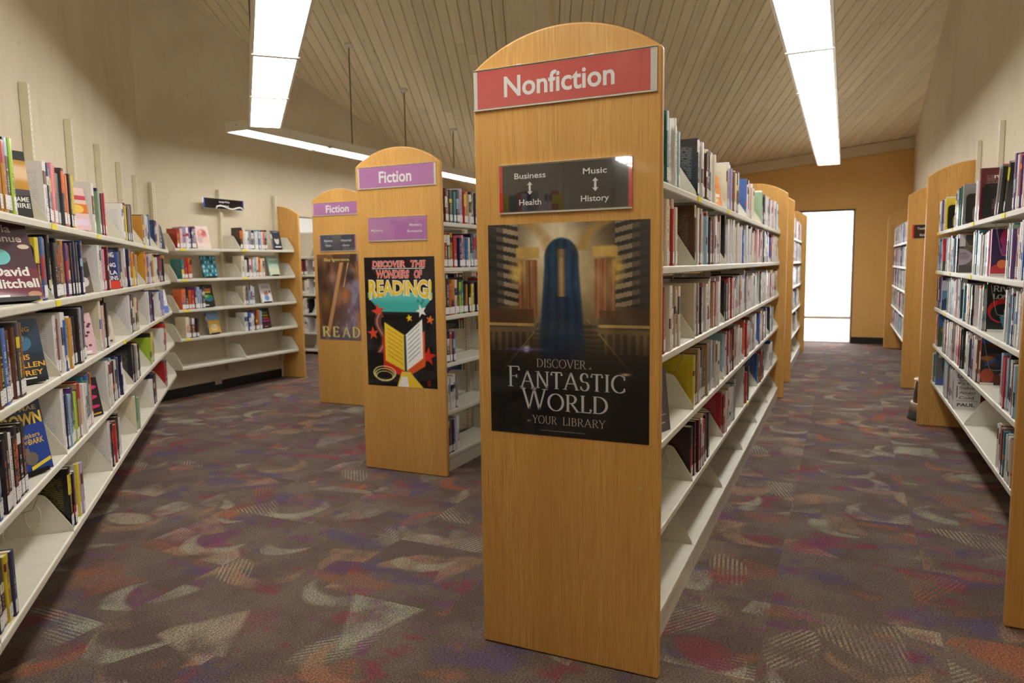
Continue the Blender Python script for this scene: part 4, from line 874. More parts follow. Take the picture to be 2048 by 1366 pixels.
display('L',2,LB_[1]+.64,.155,.23,.026,(26,46,66),'blue night-sky thriller with amber title, third plaster-wall shelf',[('r',0,1,0,1,(28,56,80)),('r',0,1,0,.46,(22,40,56)),('e',.5,.62,.24,.12,(60,118,150)),('e',.45,.7,.12,.07,(128,180,200)),('r',.02,.5,.92,.985,(196,200,206)),T_('KING',.3,.75,.80,.87,(206,150,60),.02),T_('THIS',.14,.62,.36,.44,(232,176,50),.02),T_('FALLEN',.12,.98,.235,.315,(232,176,50),.02),T_('PREY',.3,.9,.11,.19,(232,176,50),.02),('r',.22,.7,.02,.075,(228,228,228))],yaw=0.62,back=0.10,stand=True)
display('L',2,LB_[2]+.67,.13,.20,.022,(216,176,186),'pink floral novel with dark sprigs, third plaster-wall shelf',[('r',0,1,0,1,(218,180,190))]+[('e',.15+.7*br.random(),.1+.8*br.random(),.09,.03,(104,52,66)) for _ in range(16)]+[('r',.2,.7,.03,.09,(228,228,228))],yaw=0.5)
display('L',2,LB_[3]+.36,.11,.15,.02,(214,196,186),'small pale novel with a blurred face, third plaster-wall shelf',[('e',.5,.5,.3,.26,(196,166,150)),('r',.0,.8,.03,.1,(60,54,54))],yaw=0.5)
display('L',2,LB_[6]+.45,.15,.22,.02,(226,228,236),'white and cornflower novel at the far end of the third plaster-wall shelf',[('r',0,1,0,.3,(96,126,206)),('e',.55,.45,.3,.12,(196,206,236)),('r',.2,.7,.66,.72,(206,176,60))],yaw=0.5)
display('L',3,LB_[1]+.50,.21,.262,.03,(24,52,130),'bright blue mystery with gold arched title and a striped cat, fourth plaster-wall shelf',[('r',0,1,0,1,(28,64,150)),('r',0,1,.66,1,(30,38,66)),('r',.3,.75,.93,.99,(196,196,200)),T_('RITA MAE',.12,.9,.845,.905,(206,186,120),.01),T_('BROWN',.03,.97,.66,.81,(226,196,90),.04),('e',.2,.4,.22,.2,(36,84,176)),T_('Whiskers',.36,.86,.475,.54,(216,180,110)),T_('in the',.42,.66,.405,.45,(216,180,110)),T_('DARK',.6,.92,.385,.46,(226,190,110),.02),('e',.6,.2,.13,.09,(112,100,92)),('e',.52,.30,.07,.05,(120,108,98)),('p',[(.46,.33),(.48,.39),(.52,.34)],(112,100,92)),('p',[(.53,.34),(.57,.39),(.58,.33)],(112,100,92)),('r',.06,.4,.02,.08,(228,228,228)),('p',[(.55,.04),(.98,.12),(.98,.17),(.55,.09)],(226,206,60))],yaw=0.5,back=0.10,stand=True)
display('L',3,LB_[2]+.70,.13,.19,.02,(34,28,34),'small black novel with hot pink lettering, fourth plaster-wall shelf',[('e',.6,.75,.3,.05,(206,40,120)),('e',.55,.5,.3,.05,(206,40,120)),('e',.65,.25,.25,.04,(206,40,120)),('r',.1,.9,.04,.08,(206,160,60))],yaw=0.5)
display('L',3,LB_[3]+.60,.12,.19,.02,(226,226,230),'white novel with one black curl, fourth plaster-wall shelf',[('e',.5,.5,.28,.2,(34,34,40)),('e',.56,.5,.22,.15,(226,226,230))],yaw=0.5)
# back wall displays, each on a black easel
display('B',0,BB[0]+.36,.185,.25,.015,(226,206,200),'cream novel with a loose pink rose painting, top back-wall shelf',[('e',.5,.62,.36,.26,(214,150,150)),('e',.6,.7,.2,.14,(196,96,104)),('e',.3,.4,.25,.16,(206,170,176)),('e',.7,.35,.24,.16,(226,196,186)),('e',.4,.75,.12,.08,(226,180,130)),('r',.05,.5,.02,.07,(200,200,200))],tilt=0.2)
display('B',0,BB[1]+.62,.15,.235,.02,(40,46,66),'dark blue novel with a pale portrait, top back-wall shelf',[('e',.5,.5,.26,.24,(196,190,186)),('e',.5,.66,.28,.12,(40,40,48)),('r',.2,.8,.9,.96,(120,126,146)),('r',.2,.9,.1,.16,(226,226,226))],tilt=0.2,stand=True)
display('B',1,BB[0]+.42,.2,.245,.02,(30,70,84),'teal novel with pale stencilled lettering, second back-wall shelf',[('r',0,1,0,1,(40,120,140))]+[('r',x/5+.03,x/5+.03+.05+.1*br.random(),z/5+.04,z/5+.16,(150,206,214) if (x+z)%3 else (24,40,50)) for x in range(5) for z in range(5)]+[('r',.1,.5,.0,.05,(226,226,226))],tilt=0.2,stand=True)
display('B',1,BB[1]+.54,.165,.235,.02,(150,206,200),'pale aqua novel with a seaside haze, second back-wall shelf',[('r',0,1,0,.45,(206,214,186)),('r',0,1,.45,.7,(170,212,200)),('r',.15,.85,.82,.9,(226,236,226)),('e',.5,.58,.4,.05,(206,226,216))],tilt=0.2,stand=True)
display('B',2,BB[0]+.385,.17,.25,.025,(26,30,28),'black and green thriller with orange title, third back-wall shelf',[('r',.15,.85,.72,.82,(226,120,40)),('r',.2,.8,.62,.7,(206,196,60)),('e',.5,.42,.4,.14,(60,150,80)),('e',.6,.34,.3,.1,(40,110,140)),('e',.4,.48,.18,.06,(150,196,70)),('r',.02,.5,.02,.1,(226,226,226))],tilt=0.2,stand=True)
display('B',2,BB[1]+.38,.175,.235,.02,(226,224,228),'white novel with red figures and a blue skirt, third back-wall shelf',[('r',.15,.85,.74,.9,(196,196,206)),('e',.4,.48,.08,.14,(206,90,80)),('e',.58,.5,.08,.14,(206,110,90)),('e',.5,.24,.22,.14,(110,150,206)),('e',.84,.56,.08,.06,(50,50,70))],tilt=0.2,stand=True)
display('B',3,BB[0]+.45,.165,.25,.025,(70,100,150),'blue-sky novel with a golden dog, fourth back-wall shelf',[('r',0,1,.62,1,(120,160,206)),('r',0,1,0,.62,(206,166,80)),('e',.5,.3,.32,.16,(226,206,150)),('e',.56,.36,.1,.07,(236,226,206)),('r',.1,.9,.5,.58,(226,186,60)),('r',.2,.6,.0,.06,(226,226,226))],tilt=0.2,stand=True)
display('B',3,BB[1]+.36,.155,.245,.025,(30,24,30),'black novel with magenta and green lettering, fourth back-wall shelf',[('r',.2,.8,.72,.8,(110,160,60)),('r',.2,.8,.58,.66,(200,170,50)),('r',.2,.85,.44,.52,(216,90,50)),('r',.15,.9,.3,.38,(196,50,140)),('r',.1,.9,.0,.2,(80,26,40)),('r',.25,.6,.02,.07,(226,226,226))],tilt=0.2,stand=True)
display('N',0,RUNS['N'].bays[1]+.70,.14,.17,.015,(226,150,80),'orange and white booklet after the cream spines, top shelf of the nonfiction range',[('r',0,1,0,.5,(230,150,90)),('r',.1,.9,.3,.4,(236,226,216)),('r',.1,.9,.6,.7,(232,120,50)),('e',.5,.2,.3,.08,(236,206,160))],yaw=0.4)
display('N',3,RUNS['N'].bays[0]+.30,.20,.25,.02,(92,92,100),'large tilted grey book beside the oak panel, fourth shelf of the nonfiction range',[('r',0,1,0,1,(96,96,104)),('e',.5,.7,.4,.2,(112,112,120)),('e',.4,.4,.4,.2,(84,84,92)),('r',.08,.42,.84,.9,(206,206,210)),('r',.3,.8,.3,.32,(180,180,186)),('r',.3,.9,.25,.27,(180,180,186)),('r',.3,.85,.12,.14,(206,206,212)),('r',.05,.35,.01,.06,(228,228,228))],yaw=0.45,tilt=0.12,back=0.10)
display('A',0,-7.62,.17,.22,.012,(40,40,46),'small dark framed-looking cover on the top annex shelf',[('r',.15,.85,.12,.88,(206,186,180)),('e',.5,.4,.2,.2,(226,150,120))],tilt=0.1)

# ------------------------------------------------------------------ bookends and wire supports
def bookend(key, zi, a, w, h, label):
    run = RUNS[key]; f = run.fr.at(a, run.D-0.02, run.zs[zi]+0.0008); t = empty('bookend', f.p(0, -w/2, 0), label, 'bookend', 'black steel bookends')
    outer = rounded([(0, 0.0), (0, h), (-w, h), (-w, 0.0)], 0.03, 4); iw = w*0.27; inner = rounded([(-w*0.5+iw, 0.012), (-w*0.5+iw, h*0.62), (-w*0.5-iw, h*0.62), (-w*0.5-iw, 0.012)], 0.034, 4)
    m = MB(); m.ring(f, outer, inner, -0.0012, 0.0012); build('upright_plate', m, BLACK, LOC[t], t)
    m = MB(); m.box(f, 0.002, 0.10, -w*0.5-iw*0.9, -w*0.5+iw*0.9, -0.0007, -0.0003); build('foot', m, BLACK, LOC[t], t)
bookend('R',0,4.93,.19,.205,'large black bookend in front of the tall maroon book, top graphic novel shelf')
bookend('R',0,5.57,.17,.20,'black bookend midway along the top graphic novel shelf, before the blue spines')
bookend('R',0,6.49,.16,.19,'black bookend beside the yellow-topped books, top graphic novel shelf')
bookend('L',1,LB[1]+.752,.16,.21,'black bookend behind the tilted maroon novel, second plaster-wall shelf')
def wire(key, zi, a, drop, label):
    run = RUNS[key]; f = run.fr; z = run.zs[zi]-0.033; D = run.D
    m = MB(); P = [f.p(a, 0.06, z), f.p(a, D-0.03, z), f.p(a+0.004, D-0.022, z-0.012), f.p(a+0.012, D-0.05, z-drop+0.02), f.p(a+0.014, D-0.058, z-drop), f.p(a+0.014, D-0.085, z-drop-0.006), f.p(a+0.014, D-0.12, z-drop)]
    m.tube(P, 0.0018, 5); build('wire_book_support', m, WIRE, P[1], label=label, cat='book support', group='wire supports hanging under the shelves')
wire('R',0,RB[1]+.36,.17,'bent wire support hanging before the purple and red comic, under the top graphic novel shelf')
wire('R',0,RB[2]+.62,.10,'bent wire support hanging before the charcoal comic, under the top graphic novel shelf')
wire('R',1,RB[1]+.40,.17,'bent wire support hanging before the black comic with silver title, graphic novel shelves')
wire('R',2,RB[1]+.52,.18,'bent wire support hanging before the fantasy comic, graphic novel shelves')
wire('R',3,RB[2]+.46,.16,'bent wire support hanging before the white memoir, graphic novel shelves')
for zi, bi, f_ in [(2, 0, .78), (3, 0, .5), (3, 2, .75), (3, 3, .6)]: wire('N',zi,RUNS['N'].bays[bi]+f_,.10,'thin wire support under the %s shelf of the nonfiction range, %s bay'%(SHELF[zi],ORD[bi]))
for zi, bi, f_ in [(1, 3, .72), (3, 1, .6), (3, 3, .6)]: wire('L',zi,LB[bi]+f_,.09,'thin wire support under the %s plaster-wall shelf, %s bay'%(SHELF[zi],ORD[bi-1]))

# ================================================================== SIGNS
def sign(name, label, fr, x0, x1, z0, z1, paper, edges, texts, arrows=(), tabs=(), seam=False, cover=True, group=None):
    t = empty(name, fr.p((x0+x1)/2, 0.0, (z0+z1)/2), label, 'sign', group); o = LOC[t]; em, wl, wr = edges
    m = MB(); m.box(fr, x0, x1, 0.0006, 0.0030, z0, z1); build('backing', m, CLEAR, o, t)
    m = MB(); m.box(fr, x0+wl, x1-wr, 0.0031, 0.0042, z0+0.003, z1-0.003); build('paper_insert', m, paper, o, t)
    for a, b in ((x0, x0+wl), (x1-wr, x1)):
        m = MB(); m.box(fr, a, b, 0.0031, 0.0043, z0+0.002, z1-0.002); build('edge_strip', m, em, o, t)
    for txt, cx, cz, w, h in texts:
        tx = MB(); add_text(tx, fr, txt, cx-w/2, cx+w/2, cz-h/2, cz+h/2, 0.0047, None, 0.02 if h > 0.05 else 0.012); build('lettering', tx, INK_W, o, t)
    for cx, cz, h in arrows:
        q = h/2; a = h*0.17; s_ = h*0.085; m = MB(); pts = [(cx, cz+q), (cx-a*1.35, cz+q-a*1.5), (cx-s_, cz+q-a*1.5), (cx-s_, cz-q+a*1.5), (cx-a*1.35, cz-q+a*1.5), (cx, cz-q), (cx+a*1.35, cz-q+a*1.5), (cx+s_, cz-q+a*1.5), (cx+s_, cz+q-a*1.5), (cx+a*1.35, cz+q-a*1.5)]
        m.poly(fr, pts, 0.0047); build('double_arrow', m, INK_W, o, t)
    if cover:
        m = MB(); m.box(fr, x0-0.001, x1+0.001, 0.0052, 0.0076, z0-0.001, z1+0.001); build('clear_cover', m, GLASS, o, t)
        m = MB(); m.box(fr, x0-0.001, x1+0.001, 0.0006, 0.0078, z0-0.0035, z0-0.0011); m.box(fr, x0-0.001, x1+0.001, 0.0006, 0.0078, z1+0.0011, z1+0.0022); build('cover_lip', m, CLEAR, o, t)
    for cx in tabs:
        m = MB(); m.box(fr, cx-0.009, cx+0.009, 0.0005, 0.008, z1+0.0023, z1+0.005); build('tape_tab', m, INK_W, o, t)
    if seam:
        m = MB(); m.box(fr, (x0+x1)/2-0.0008, (x0+x1)/2+0.0008, 0.0043, 0.0045, z0+0.003, z1-0.003); build('paper_seam', m, BLACK, o, t)
    return t
FN = Fr((0, 2.306, 0), (1, 0, 0), (0, -1, 0)); FF = Fr((0, 4.09, 0), (1, 0, 0), (0, -1, 0)); FG = Fr((0, 5.938, 0), (1, 0, 0), (0, -1, 0))
x0, x1, z0, z1 = -1.195, -0.550, 1.957, 2.089; wv = x1-x0
sign('header_sign', 'wide coral red sign reading Nonfiction at the head of the tallest oak panel', FN, x0, x1, z0, z1, SIGN_RED, (CLEAR, 0.013, 0.021), [('Nonfiction', x0+0.483*wv, z0+0.52*(z1-z0), 0.392, 0.0665)], tabs=(x0+0.27*wv, x0+0.665*wv))
x0, x1, z0, z1 = -1.103, -0.629, 1.598, 1.760; wv, hv = x1-x0, z1-z0
sign('topic_sign', 'charcoal topic sign with red ends and two double arrows, under the coral sign', FN, x0, x1, z0, z1, SIGN_DARK, (SIGN_BRIGHT, 0.012, 0.012),
     [('Business', x0+.245*wv, z1-.235*hv, .116, .0195), ('Health', x0+.245*wv, z1-.79*hv, .082, .0195), ('Music', x0+.735*wv, z1-.225*hv, .082, .0195), ('History', x0+.735*wv, z1-.775*hv, .097, .0195)],
     arrows=[(x0+.243*wv, z1-.50*hv, .044), (x0+.738*wv, z1-.50*hv, .045)], seam=True)
x0, x1, z0, z1 = -3.025, -2.412, 1.944, 2.083; wv = x1-x0
sign('header_sign', 'wide lilac sign reading Fiction on the oak panel with the comic-style poster', FF, x0, x1, z0, z1, SIGN_PURPLE, (CLEAR, 0.012, 0.014), [('Fiction', x0+0.49*wv, z0+0.5*(z1-z0), 0.255, 0.074)], tabs=(x0+0.36*wv, x0+0.69*wv))
x0, x1, z0, z1 = -2.952, -2.490, 1.592, 1.747; wv, hv = x1-x0, z1-z0
sign('topic_sign', 'plain lilac topic sign with small white words, above the comic-style poster', FF, x0, x1, z0, z1, SIGN_PURPLE, (SIGN_PURPLE, 0.004, 0.004), [('Mystery', x0+.155*wv, z1-.55*hv, .095, .017), ('Mystery', x0+.82*wv, z1-.36*hv, .096, .017), ('Romance', x0+.80*wv, z1-.62*hv, .115, .017)])
x0, x1, z0, z1 = -4.972, -4.345, 1.944, 2.068; wv = x1-x0
sign('header_sign', 'wide lilac sign reading Fiction, partly hidden, on the panel with the brown poster', FG, x0, x1, z0, z1, SIGN_PURPLE, (CLEAR, 0.010, 0.012), [('Fiction', x0+0.50*wv, z0+0.5*(z1-z0), 0.285, 0.072)])
x0, x1, z0, z1 = -4.897, -4.448, 1.583, 1.746; wv, hv = x1-x0, z1-z0
sign('topic_sign', 'slate topic sign with purple ends, above the brown painted poster', FG, x0, x1, z0, z1, SIGN_GREY, (SIGN_PURPLE, 0.010, 0.010), [('Fantasy', x0+.25*wv, z1-.36*hv, .105, .02), ('Faith', x0+.25*wv, z1-.66*hv, .07, .02), ('Historical', x0+.74*wv, z1-.36*hv, .125, .02), ('Horror', x0+.74*wv, z1-.66*hv, .085, .02)])
FT = Fr((0, 8.89, 0), (1, 0, 0), (0, -1, 0)); x0, x1, z0, z1 = 0.652, 0.94, 1.632, 1.784; hv = z1-z0
sign('topic_sign', 'charcoal topic sign with a red end on the oak panel past the step stool', FT, x0, x1, z0, z1, SIGN_DARK, (SIGN_BRIGHT, 0.016, 0.016), [('Technology', x0+.13, z1-.3*hv, .17, .022), ('Science', x0+.13, z1-.75*hv, .12, .022)], cover=False)
FB = Fr((-6.572, 0, 0), (0, 1, 0), (1, 0, 0)); x0, x1, z0, z1 = 5.995, 6.60, 2.105, 2.225
t = sign('topic_sign', 'black shelf sign with blue ends and a white wavy strip, above the back-wall shelves', FB, x0, x1, z0, z1, SIGN_DARK, (SIGN_BLUE, 0.026, 0.020), [('Large Print', x0+.31, z1-.035, .155, .02), ('Romance', x0+.31, z1-.078, .13, .02)], cover=False)
m = MB(); m.tube([FB.p(x0+.17+.41*q, 0.02, z0+0.022+0.014*math.sin(q*8.2+0.2)-(0.02 if q < .04 or q > .97 else 0)-0.016*max(0, q-.85)/.15) for q in np.linspace(0, 1, 26)], 0.0085, 8); build('wavy_strip', m, INK_W, LOC[t], t, smooth=True)
m = MB(); m.box(FB, x0-.012, x0+.008, 0.004, 0.006, z1-.06, z1-.002); build('tape_tab', m, INK_W, LOC[t], t)

# ================================================================== POSTERS
def grid(h, w): return np.meshgrid(np.linspace(0, 1, w), np.linspace(0, 1, h))
def over(img, mask, col):
    m = np.clip(mask, 0, 1)[..., None]; img[:] = img*(1-m)+np.array(col)[None, None]/255.0*m
def soft(d, w): return np.clip(0.5-d/w, 0, 1)
def hall_picture(h=230, w=184):
    """a sunlit hall: golden columns, slatted windows and a staircase round a tall dark blue doorway"""
    u, v = grid(h, w); img = np.zeros((h, w, 3)); n = fbm(h, w, 6, 1, 5); n2 = fbm(h, w, 16, 2, 4)
    over(img, np.ones_like(u), (46, 36, 26)); glow = np.exp(-(((u-.46)/.30)**2+((v-.22)/.30)**2)); over(img, glow*.97, (222, 196, 140)); over(img, np.exp(-(((u-.42)/.18)**2+((v-.08)/.14)**2))*.9, (240, 230, 204))
    for s in (0, 1):
        uu = u if s == 0 else 1-u
        win = (uu < .20)*(v < .38); slat = (np.sin(v*150-uu*26) > -.1); over(img, win*1.0, (40, 36, 34)); over(img, win*slat*(.45+.5*(uu > .1)), (150, 132, 108))
        over(img, (uu < .055)*(v < .40)*.8, (44, 42, 44))
        for cx in (.215, .265, .305): over(img, soft(np.abs(uu-cx)-.016, .012)*(v > .17)*(v < .43), (128, 74, 44)); over(img, soft(np.abs(uu-cx+.005)-.004, .008)*(v > .17)*(v < .43)*.7, (190, 128, 84))
        over(img, soft(np.abs(uu-.26)-.075, .01)*soft(np.abs(v-.135)-.025, .01)*(.6+.8*n2), (190, 156, 84))
        arch = np.abs(np.hypot((uu-.06)/.34, (v-.13)/.16)-1); over(img, soft(arch-.10, .12)*(v < .13)*(uu > .1)*(.4+n2), (176, 140, 76))
        bird = np.exp(-(((uu-.19)/.055)**2+((v-.22)/.075)**2)); over(img, np.clip(bird*1.6-.4, 0, 1)*(n2*1.5), (206, 176, 88))
        over(img, (v > .40)*(v < .47)*(uu < .30)*(.5+.4*n2), (70, 44, 24)); over(img, (v > .465)*(v < .48)*(uu < .3), (168, 140, 84))
        band = (v > .485)*(v < .60)*(uu < .31); over(img, band, (96, 80, 50)); over(img, band*(np.abs(np.sin(uu*68)) < .75)*(v > .51)*.8, (52, 42, 28))
        rail = np.abs((v-.44)-(0.31-uu)*-0.0-(uu-.24)*-.0-(.36-uu)*1.05*0.9); over(img, soft(np.abs(v-.45-(.36-uu)*.9)-.004, .006)*(uu < .40)*(v > .44)*.8, (176, 146, 100))
    stairs = (np.abs(u-.5) < .20+.45*(v-.5))*(v > .46); over(img, stairs*.75, (50, 42, 32)); over(img, stairs*(np.sin(v*260) > .2)*.5*np.clip(1-(v-.46)/.2, 0, 1), (130, 112, 80))
    for a, s in ((.30, .07), (.62, .06), (.95, .08), (-.15, .05)):
        d = np.abs((u-.40)-a*(v+.05)); over(img, soft(d-s*(v+.25), .09)*np.clip(.85-v*1.25, 0, 1)*.5, (222, 204, 164))
    # tall curtained doorway
    c = .475; hw = .105+.05*np.clip((v-.2)/.5, 0, 1); top = .07; d = np.maximum(np.abs(u-c)-hw, 0); inn = soft(np.abs(u-c)-hw, .016)*(v > .16)*np.clip((.70-v)/.08, 0, 1); ar = soft(np.hypot((u-c)/.105, (v-.16)/.09)-1, .12)*(v <= .16)
    door = np.clip(inn+ar, 0, 1); over(img, door, (18, 44, 70)); fold = .5+.5*np.sin((u-c)/hw*13+n*4); over(img, door*fold*.55*np.clip(1.1-(v-.1)*1.5, 0, 1), (30, 92, 134)); over(img, door*np.exp(-((u-c)/.022)**2)*(v > .12)*(v < .34)*.9, (196, 150, 90))
    over(img, ar*.35*(n2 > .5), (96, 74, 50))
    dark = np.clip((v-.50)/.22, 0, 1)**1.2; over(img, dark*.97, (10, 10, 13)); over(img, soft(np.abs(np.hypot((u-.5)/.62, (v-1.10)/.24)-1)-.004, .03)*(v > .86)*.25, (60, 60, 60))
    img *= (.78+.44*n)[..., None]; over(img, np.exp(-(((u-.245)/.022)**2+((v-.588)/.014)**2)), (226, 226, 255)); over(img, np.exp(-(((u-.24)/.13)**2+((v-.590)/.005)**2))*.8, (96, 96, 196))
    over(img, np.exp(-(((u-.86)/.03)**2+((v-.688)/.006)**2))*.9, (236, 206, 160)); return img
def poster(label, fr, x0, x1, z0, z1, img, writing):
    t = empty('poster', fr.p((x0+x1)/2, 0, z0), label, 'poster'); o = LOC[t]
    m = MB(); m.box(fr, x0, x1, 0.0005, 0.0012, z0, z1); build('paper_sheet', m, INK_W, o, t)
    build_picture(t, fr, x0, x1, z0, z1, 0.0014, img, POSTER); lines = []; writing(lambda: lines.append(MB()) or lines[-1], x0, x1-x0, z1, z1-z0)
    for tx in lines: build('lettering', tx, PRINT, o, t, True)
def w_hall(m, x, w, z, h):
    A = lambda u0, u1, v0, v1: (x+u0*w, x+u1*w, z-v1*h, z-v0*h)
    c1, c2 = lin(176, 168, 156), lin(190, 192, 198)
    add_serif(m(), FN, 'DISCOVER', *A(.31, .625, .632, .672), .0018, c1, .10, .04, 1.0, .02); add_text(m(), FN, 'a', *A(.64, .657, .66, .672), .0018, c1, 0, .3)
    f1, f2 = m(), m()
    for i, (dz, c) in enumerate(((0.0, lin(90, 90, 96)), (0.0, c2))):
        s = .0012 if i == 0 else 0
        q = A(.115, .868, .672, .772); add_serif(f1, FN, 'FANTASTIC', q[0]+s, q[1]+s, q[2]-s, q[3]-s, .0016+.0003*i, c, .10, .034, .80, .02)
        q = A(.205, .765, .776, .876); add_serif(f2, FN, 'WORLD', q[0]+s, q[1]+s, q[2]-s, q[3]-s, .0016+.0003*i, c, .10, .034, .80, .02)
    add_text(m(), FN, 'at', *A(.245, .268, .925, .937), .0018, c1, 0, .3); add_serif(m(), FN, 'YOUR', *A(.28, .44, .905, .943), .0018, c1, .10, .04, 1.0, .02); add_serif(m(), FN, 'LIBRARY', *A(.475, .745, .905, .943), .0018, c1, .10, .04, 1.0, .02)
    q = A(.335, .62, .973, .9765); m().poly(FN, [(q[0], q[2]), (q[1], q[2]), (q[1], q[3]), (q[0], q[3])], .0018, 0, lin(110, 110, 116))
poster('large dark poster with silver serif lettering and a golden hall, on the tallest panel', FN, -1.152, -0.570, 0.818, 1.559, hall_picture(), w_hall)

def star(u, v, cx, cy, r, rot, asp):
    x, y = (u-cx), (v-cy)*asp; rr = np.hypot(x, y); an = np.arctan2(x, -y)+rot; k = 2*math.pi/5; a = np.abs((an+k/2) % k-k/2)
    r1, r2 = r, r*.42; den = r2*math.sin(k/2); e = r1*r2*math.sin(k/2)/(r2*np.sin(k/2-a)+r1*np.sin(a)+1e-9); return soft(rr-e, .006)
def comic_picture(h=210, w=140):
    """black comic-style ground with stars, a teal burst and a big open book in red, yellow and white"""
    u, v = grid(h, w); img = np.zeros((h, w, 3)); over(img, np.ones_like(u), (14, 12, 14)); asp = 1.58
    def P(pts):
        ins = np.ones_like(u, bool); area = sum(pts[i][0]*pts[(i+1) % len(pts)][1]-pts[(i+1) % len(pts)][0]*pts[i][1] for i in range(len(pts))); out = np.full_like(u, -9.0)
        for i in range(len(pts)):
            (x0, y0), (x1, y1) = pts[i], pts[(i+1) % len(pts)]; l = math.hypot(x1-x0, y1-y0); d = ((x1-x0)*(v-y0)-(y1-y0)*(u-x0))/l; d = -d if area > 0 else d; out = np.maximum(out, d)
        return soft(out, .007)
    q = P([(.04, .27), (.96, .27), (.96, .31), (.80, .42), (.22, .42), (.04, .31)]); over(img, q, (60, 176, 170)); over(img, q*np.clip((.36-v)/.1, 0, 1)*.8, (140, 216, 208))
    for cx, cy, r, c, ro in ((.185, .42, .105, (226, 70, 44), .2), (.10, .59, .085, (226, 78, 48), .1), (.88, .755, .115, (216, 44, 34), -.1), (.63, .465, .05, (240, 206, 40), .2), (.92, .475, .06, (236, 120, 40), -.2), (.80, .41, .08, (240, 244, 244), .3)): over(img, star(u, v, cx, cy, r, ro, asp), c)
    # swirling brown ribbon and the open book
    rib = np.abs(u-(.22+.05*np.sin(v*22)))-.05; over(img, soft(rib, .01)*(v > .44)*(v < .74), (110, 66, 56)); over(img, soft(np.abs(u-(.21+.05*np.sin(v*22)))-.012, .01)*(v > .44)*(v < .74), (196, 140, 120))
    over(img, P([(.24, .60), (.56, .66), (.56, .93), (.24, .86)]), (216, 48, 36)); over(img, P([(.56, .66), (.84, .56), (.84, .83), (.56, .93)]), (226, 96, 40))
    over(img, P([(.27, .50), (.56, .60), (.56, .88), (.27, .80)]), (246, 214, 60)); over(img, P([(.56, .60), (.81, .47), (.81, .77), (.56, .88)]), (250, 250, 244))
    for k in range(7): over(img, P([(.31, .545+.034*k), (.52, .615+.034*k), (.52, .622+.034*k), (.31, .552+.034*k)]), (226, 130, 40)); over(img, P([(.60, .60+.034*k), (.77, .51+.034*k), (.77, .517+.034*k), (.60, .607+.034*k)]), (120, 150, 160))
    over(img, P([(.545, .60), (.575, .60), (.575, .92), (.545, .92)]), (40, 60, 70)); over(img, P([(.50, .88), (.62, .88), (.82, 1.01), (.42, 1.01)]), (246, 206, 60)); over(img, P([(.50, .92), (.58, .92), (.60, 1.01), (.44, 1.01)]), (250, 246, 240))
    for k in range(3): e = np.abs(np.hypot((u-.25)/(.16-.02*k), (v-.90-.012*k)/(.055-.008*k))-1); over(img, soft(e-.06, .08), (236, 226, 150))
    for cx, cy in ((.76, .335), (.83, .33), (.81, .35)): over(img, soft(np.abs(np.hypot((u-cx), (v-cy)*asp)-.012)-.003, .005), (20, 40, 40))
    for k in range(4): over(img, soft(np.maximum(np.abs(u-.885)-.022, np.abs(v-.945-.012*k)-.004), .004), (150, 40, 36))
    return img
def w_comic(m, x, w, z, h):
    A = lambda u0, u1, v0, v1: (x+u0*w, x+u1*w, z-v1*h, z-v0*h)
    red, yel, wh = lin(222, 66, 52), lin(240, 206, 60), lin(246, 240, 236)
    def line(txt, q, c, edge, off, sh=.12, warp=None):
        k = m(); add_text(k, FF, txt, *q, .0016, edge, off+.035, sh, warp); add_text(k, FF, txt, *q, .0020, c, off, sh, warp)
    line('DISCOVER', A(.115, .60, .030, .076), red, wh, .022); line('THE', A(.665, .88, .030, .076), red, wh, .022)
    q = A(.115, .86, .086, .0905); m().poly(FF, [(q[0], q[2]), (q[1], q[2]), (q[1], q[3]), (q[0], q[3])], .0018, 0, wh)
    line('WONDERS', A(.17, .65, .102, .158), red, wh, .022); line('OF', A(.71, .83, .102, .158), red, wh, .022)
    bend = lambda x_, z_, X, Z: (X, Z-0.022*(2*abs(x_-.5))**2*(1.3-z_)+0.010*(2*abs(x_-.5))*z_)
    line('READING!', A(.055, .955, .185, .285), yel, wh, .03, 0, bend)
    # amber lower halves of the big word
poster('black poster with red and yellow comic lettering, stars and an open book', FF, -3.0, -2.440, 0.600, 1.482, comic_picture(), w_comic)
def painted_picture(h=130, w=90):
    u, v = grid(h, w); img = np.zeros((h, w, 3)); a = fbm(h, w, 3, 5, 4); b = fbm(h, w, 5, 8, 4, 1.0, .6); c = fbm(h, w, 7, 12, 3)
    over(img, np.ones_like(u), (92, 60, 44)); over(img, np.clip((a-.45)*4, 0, 1), (58, 36, 28)); over(img, np.clip((b-.5)*4, 0, 1)*.8, (150, 104, 66))
    r = u-(.62-.45*v); over(img, np.clip(r*2.2, 0, 1)*np.clip((v-.12)*4, 0, 1)*.85, (128, 104, 122)); over(img, np.clip(r*2.2, 0, 1)*np.clip((c-.5)*6, 0, 1)*.8, (150, 150, 176)); over(img, np.clip(r*2.0, 0, 1)*np.clip((b-.55)*7, 0, 1)*.7, (196, 130, 76))
    over(img, soft(np.abs(u-(.62-.46*v)-.02)-.045, .02)*(v > .1), (196, 146, 96)); over(img, soft(np.abs(u-(.80-.46*v))-.012, .012)*(v > .1)*(v < .38), (222, 190, 130))
    over(img, np.exp(-(((u-.36)/.12)**2+((v-.27)/.09)**2))*.8, (178, 130, 118)); over(img, np.exp(-(((u-.80)/.13)**2+((v-.25)/.06)**2))*.9, (44, 28, 30)); over(img, np.exp(-(((u-.66)/.10)**2+((v-.48)/.09)**2))*.9, (190, 116, 56)); over(img, np.exp(-(((u-.2)/.12)**2+((v-.55)/.1)**2))*.7, (150, 110, 50))
    over(img, np.clip((v-.86)*8, 0, 1)*.7, (96, 94, 116)); return img
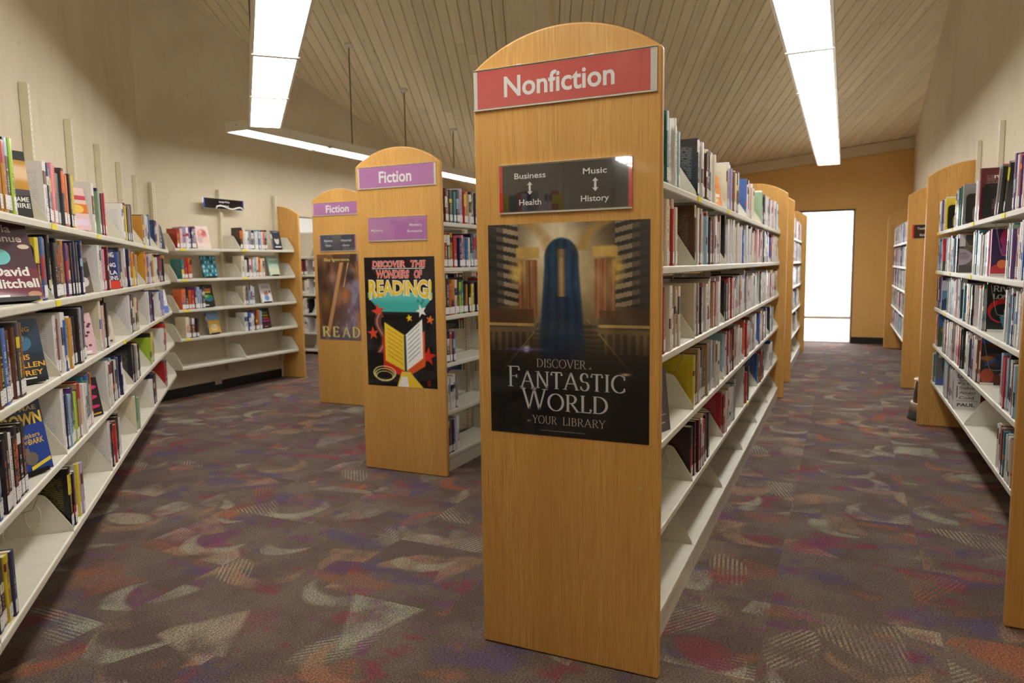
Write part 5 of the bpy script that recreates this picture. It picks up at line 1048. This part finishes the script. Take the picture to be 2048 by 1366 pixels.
def w_read(m, x, w, z, h):
    A = lambda u0, u1, v0, v1: (x+u0*w, x+u1*w, z-v1*h, z-v0*h); c = lin(226, 214, 130)
    add_text(m(), FG, 'Slay', *A(.17, .34, .043, .078), .0018, c, .005); add_text(m(), FG, 'Ignorance.', *A(.37, .80, .043, .078), .0018, c, .005)
    for ch, u0, u1 in (('R', .06, .26), ('E', .31, .48), ('A', .55, .75), ('D', .79, .985)): add_serif(m(), FG, ch, *A(u0, u1, .845, .965), .0018, c, .17, .07)
poster('brown and mauve painted poster reading READ in pale capitals, half behind another panel', FG, -4.945, -4.425, 0.674, 1.55, painted_picture(), w_read)

# ================================================================== SMALL THINGS
t = empty('step_stool', (0.757, 7.25, 0), 'round two-step kick stool behind the oak end panel by the graphic novel shelves', 'stool'); o = (0.757, 7.25, 0)
m = MB(); m.lathe(o, [(0.205, 0.001), (0.207, 0.012), (0.199, 0.016), (0.194, 0.075)], 40); build('rubber_skirt', m, RUBBER, o, t, smooth=True)
m = MB(); m.lathe(o, [(0.192, 0.076), (0.178, 0.138), (0.180, 0.146), (0.172, 0.150), (0.162, 0.146)], 40); build('lower_step', m, STOOLP, o, t, smooth=True)
m = MB(); m.lathe(o, [(0.163, 0.147), (0.150, 0.335)], 40); build('upper_drum', m, STOOLD, o, t, smooth=True)
m = MB(); m.lathe(o, [(0.152, 0.336), (0.160, 0.340), (0.160, 0.354), (0.150, 0.360)], 40); build('top_step', m, STOOLP, o, t, smooth=True)
FO = Fr((XB+0.0145, 6.145, 0.112), (0, 1, 0), (1, 0, 0)); t = empty('wall_outlet', FO.p(0, 0, 0), 'small beige power outlet low on the back wall under the empty shelf', 'outlet')
m = MB(); m.box(FO, -0.05, 0.05, 0.0, 0.006, -0.045, 0.045); c = build('cover_plate', m, BEIGE, LOC[t], t); bevel(c, 0.003, 2)
for dz in (-0.021, 0.021):
    m = MB(); m.box(FO, -0.016, 0.016, 0.0062, 0.008, dz-0.014, dz+0.014); s = build('socket', m, BEIGE, LOC[t], t)
    for da in (-0.006, 0.006):
        m = MB(); m.box(FO, da-0.0012, da+0.0012, 0.0081, 0.0084, dz-0.003, dz+0.006); build('socket_slot', m, BLACK, LOC[t], s)
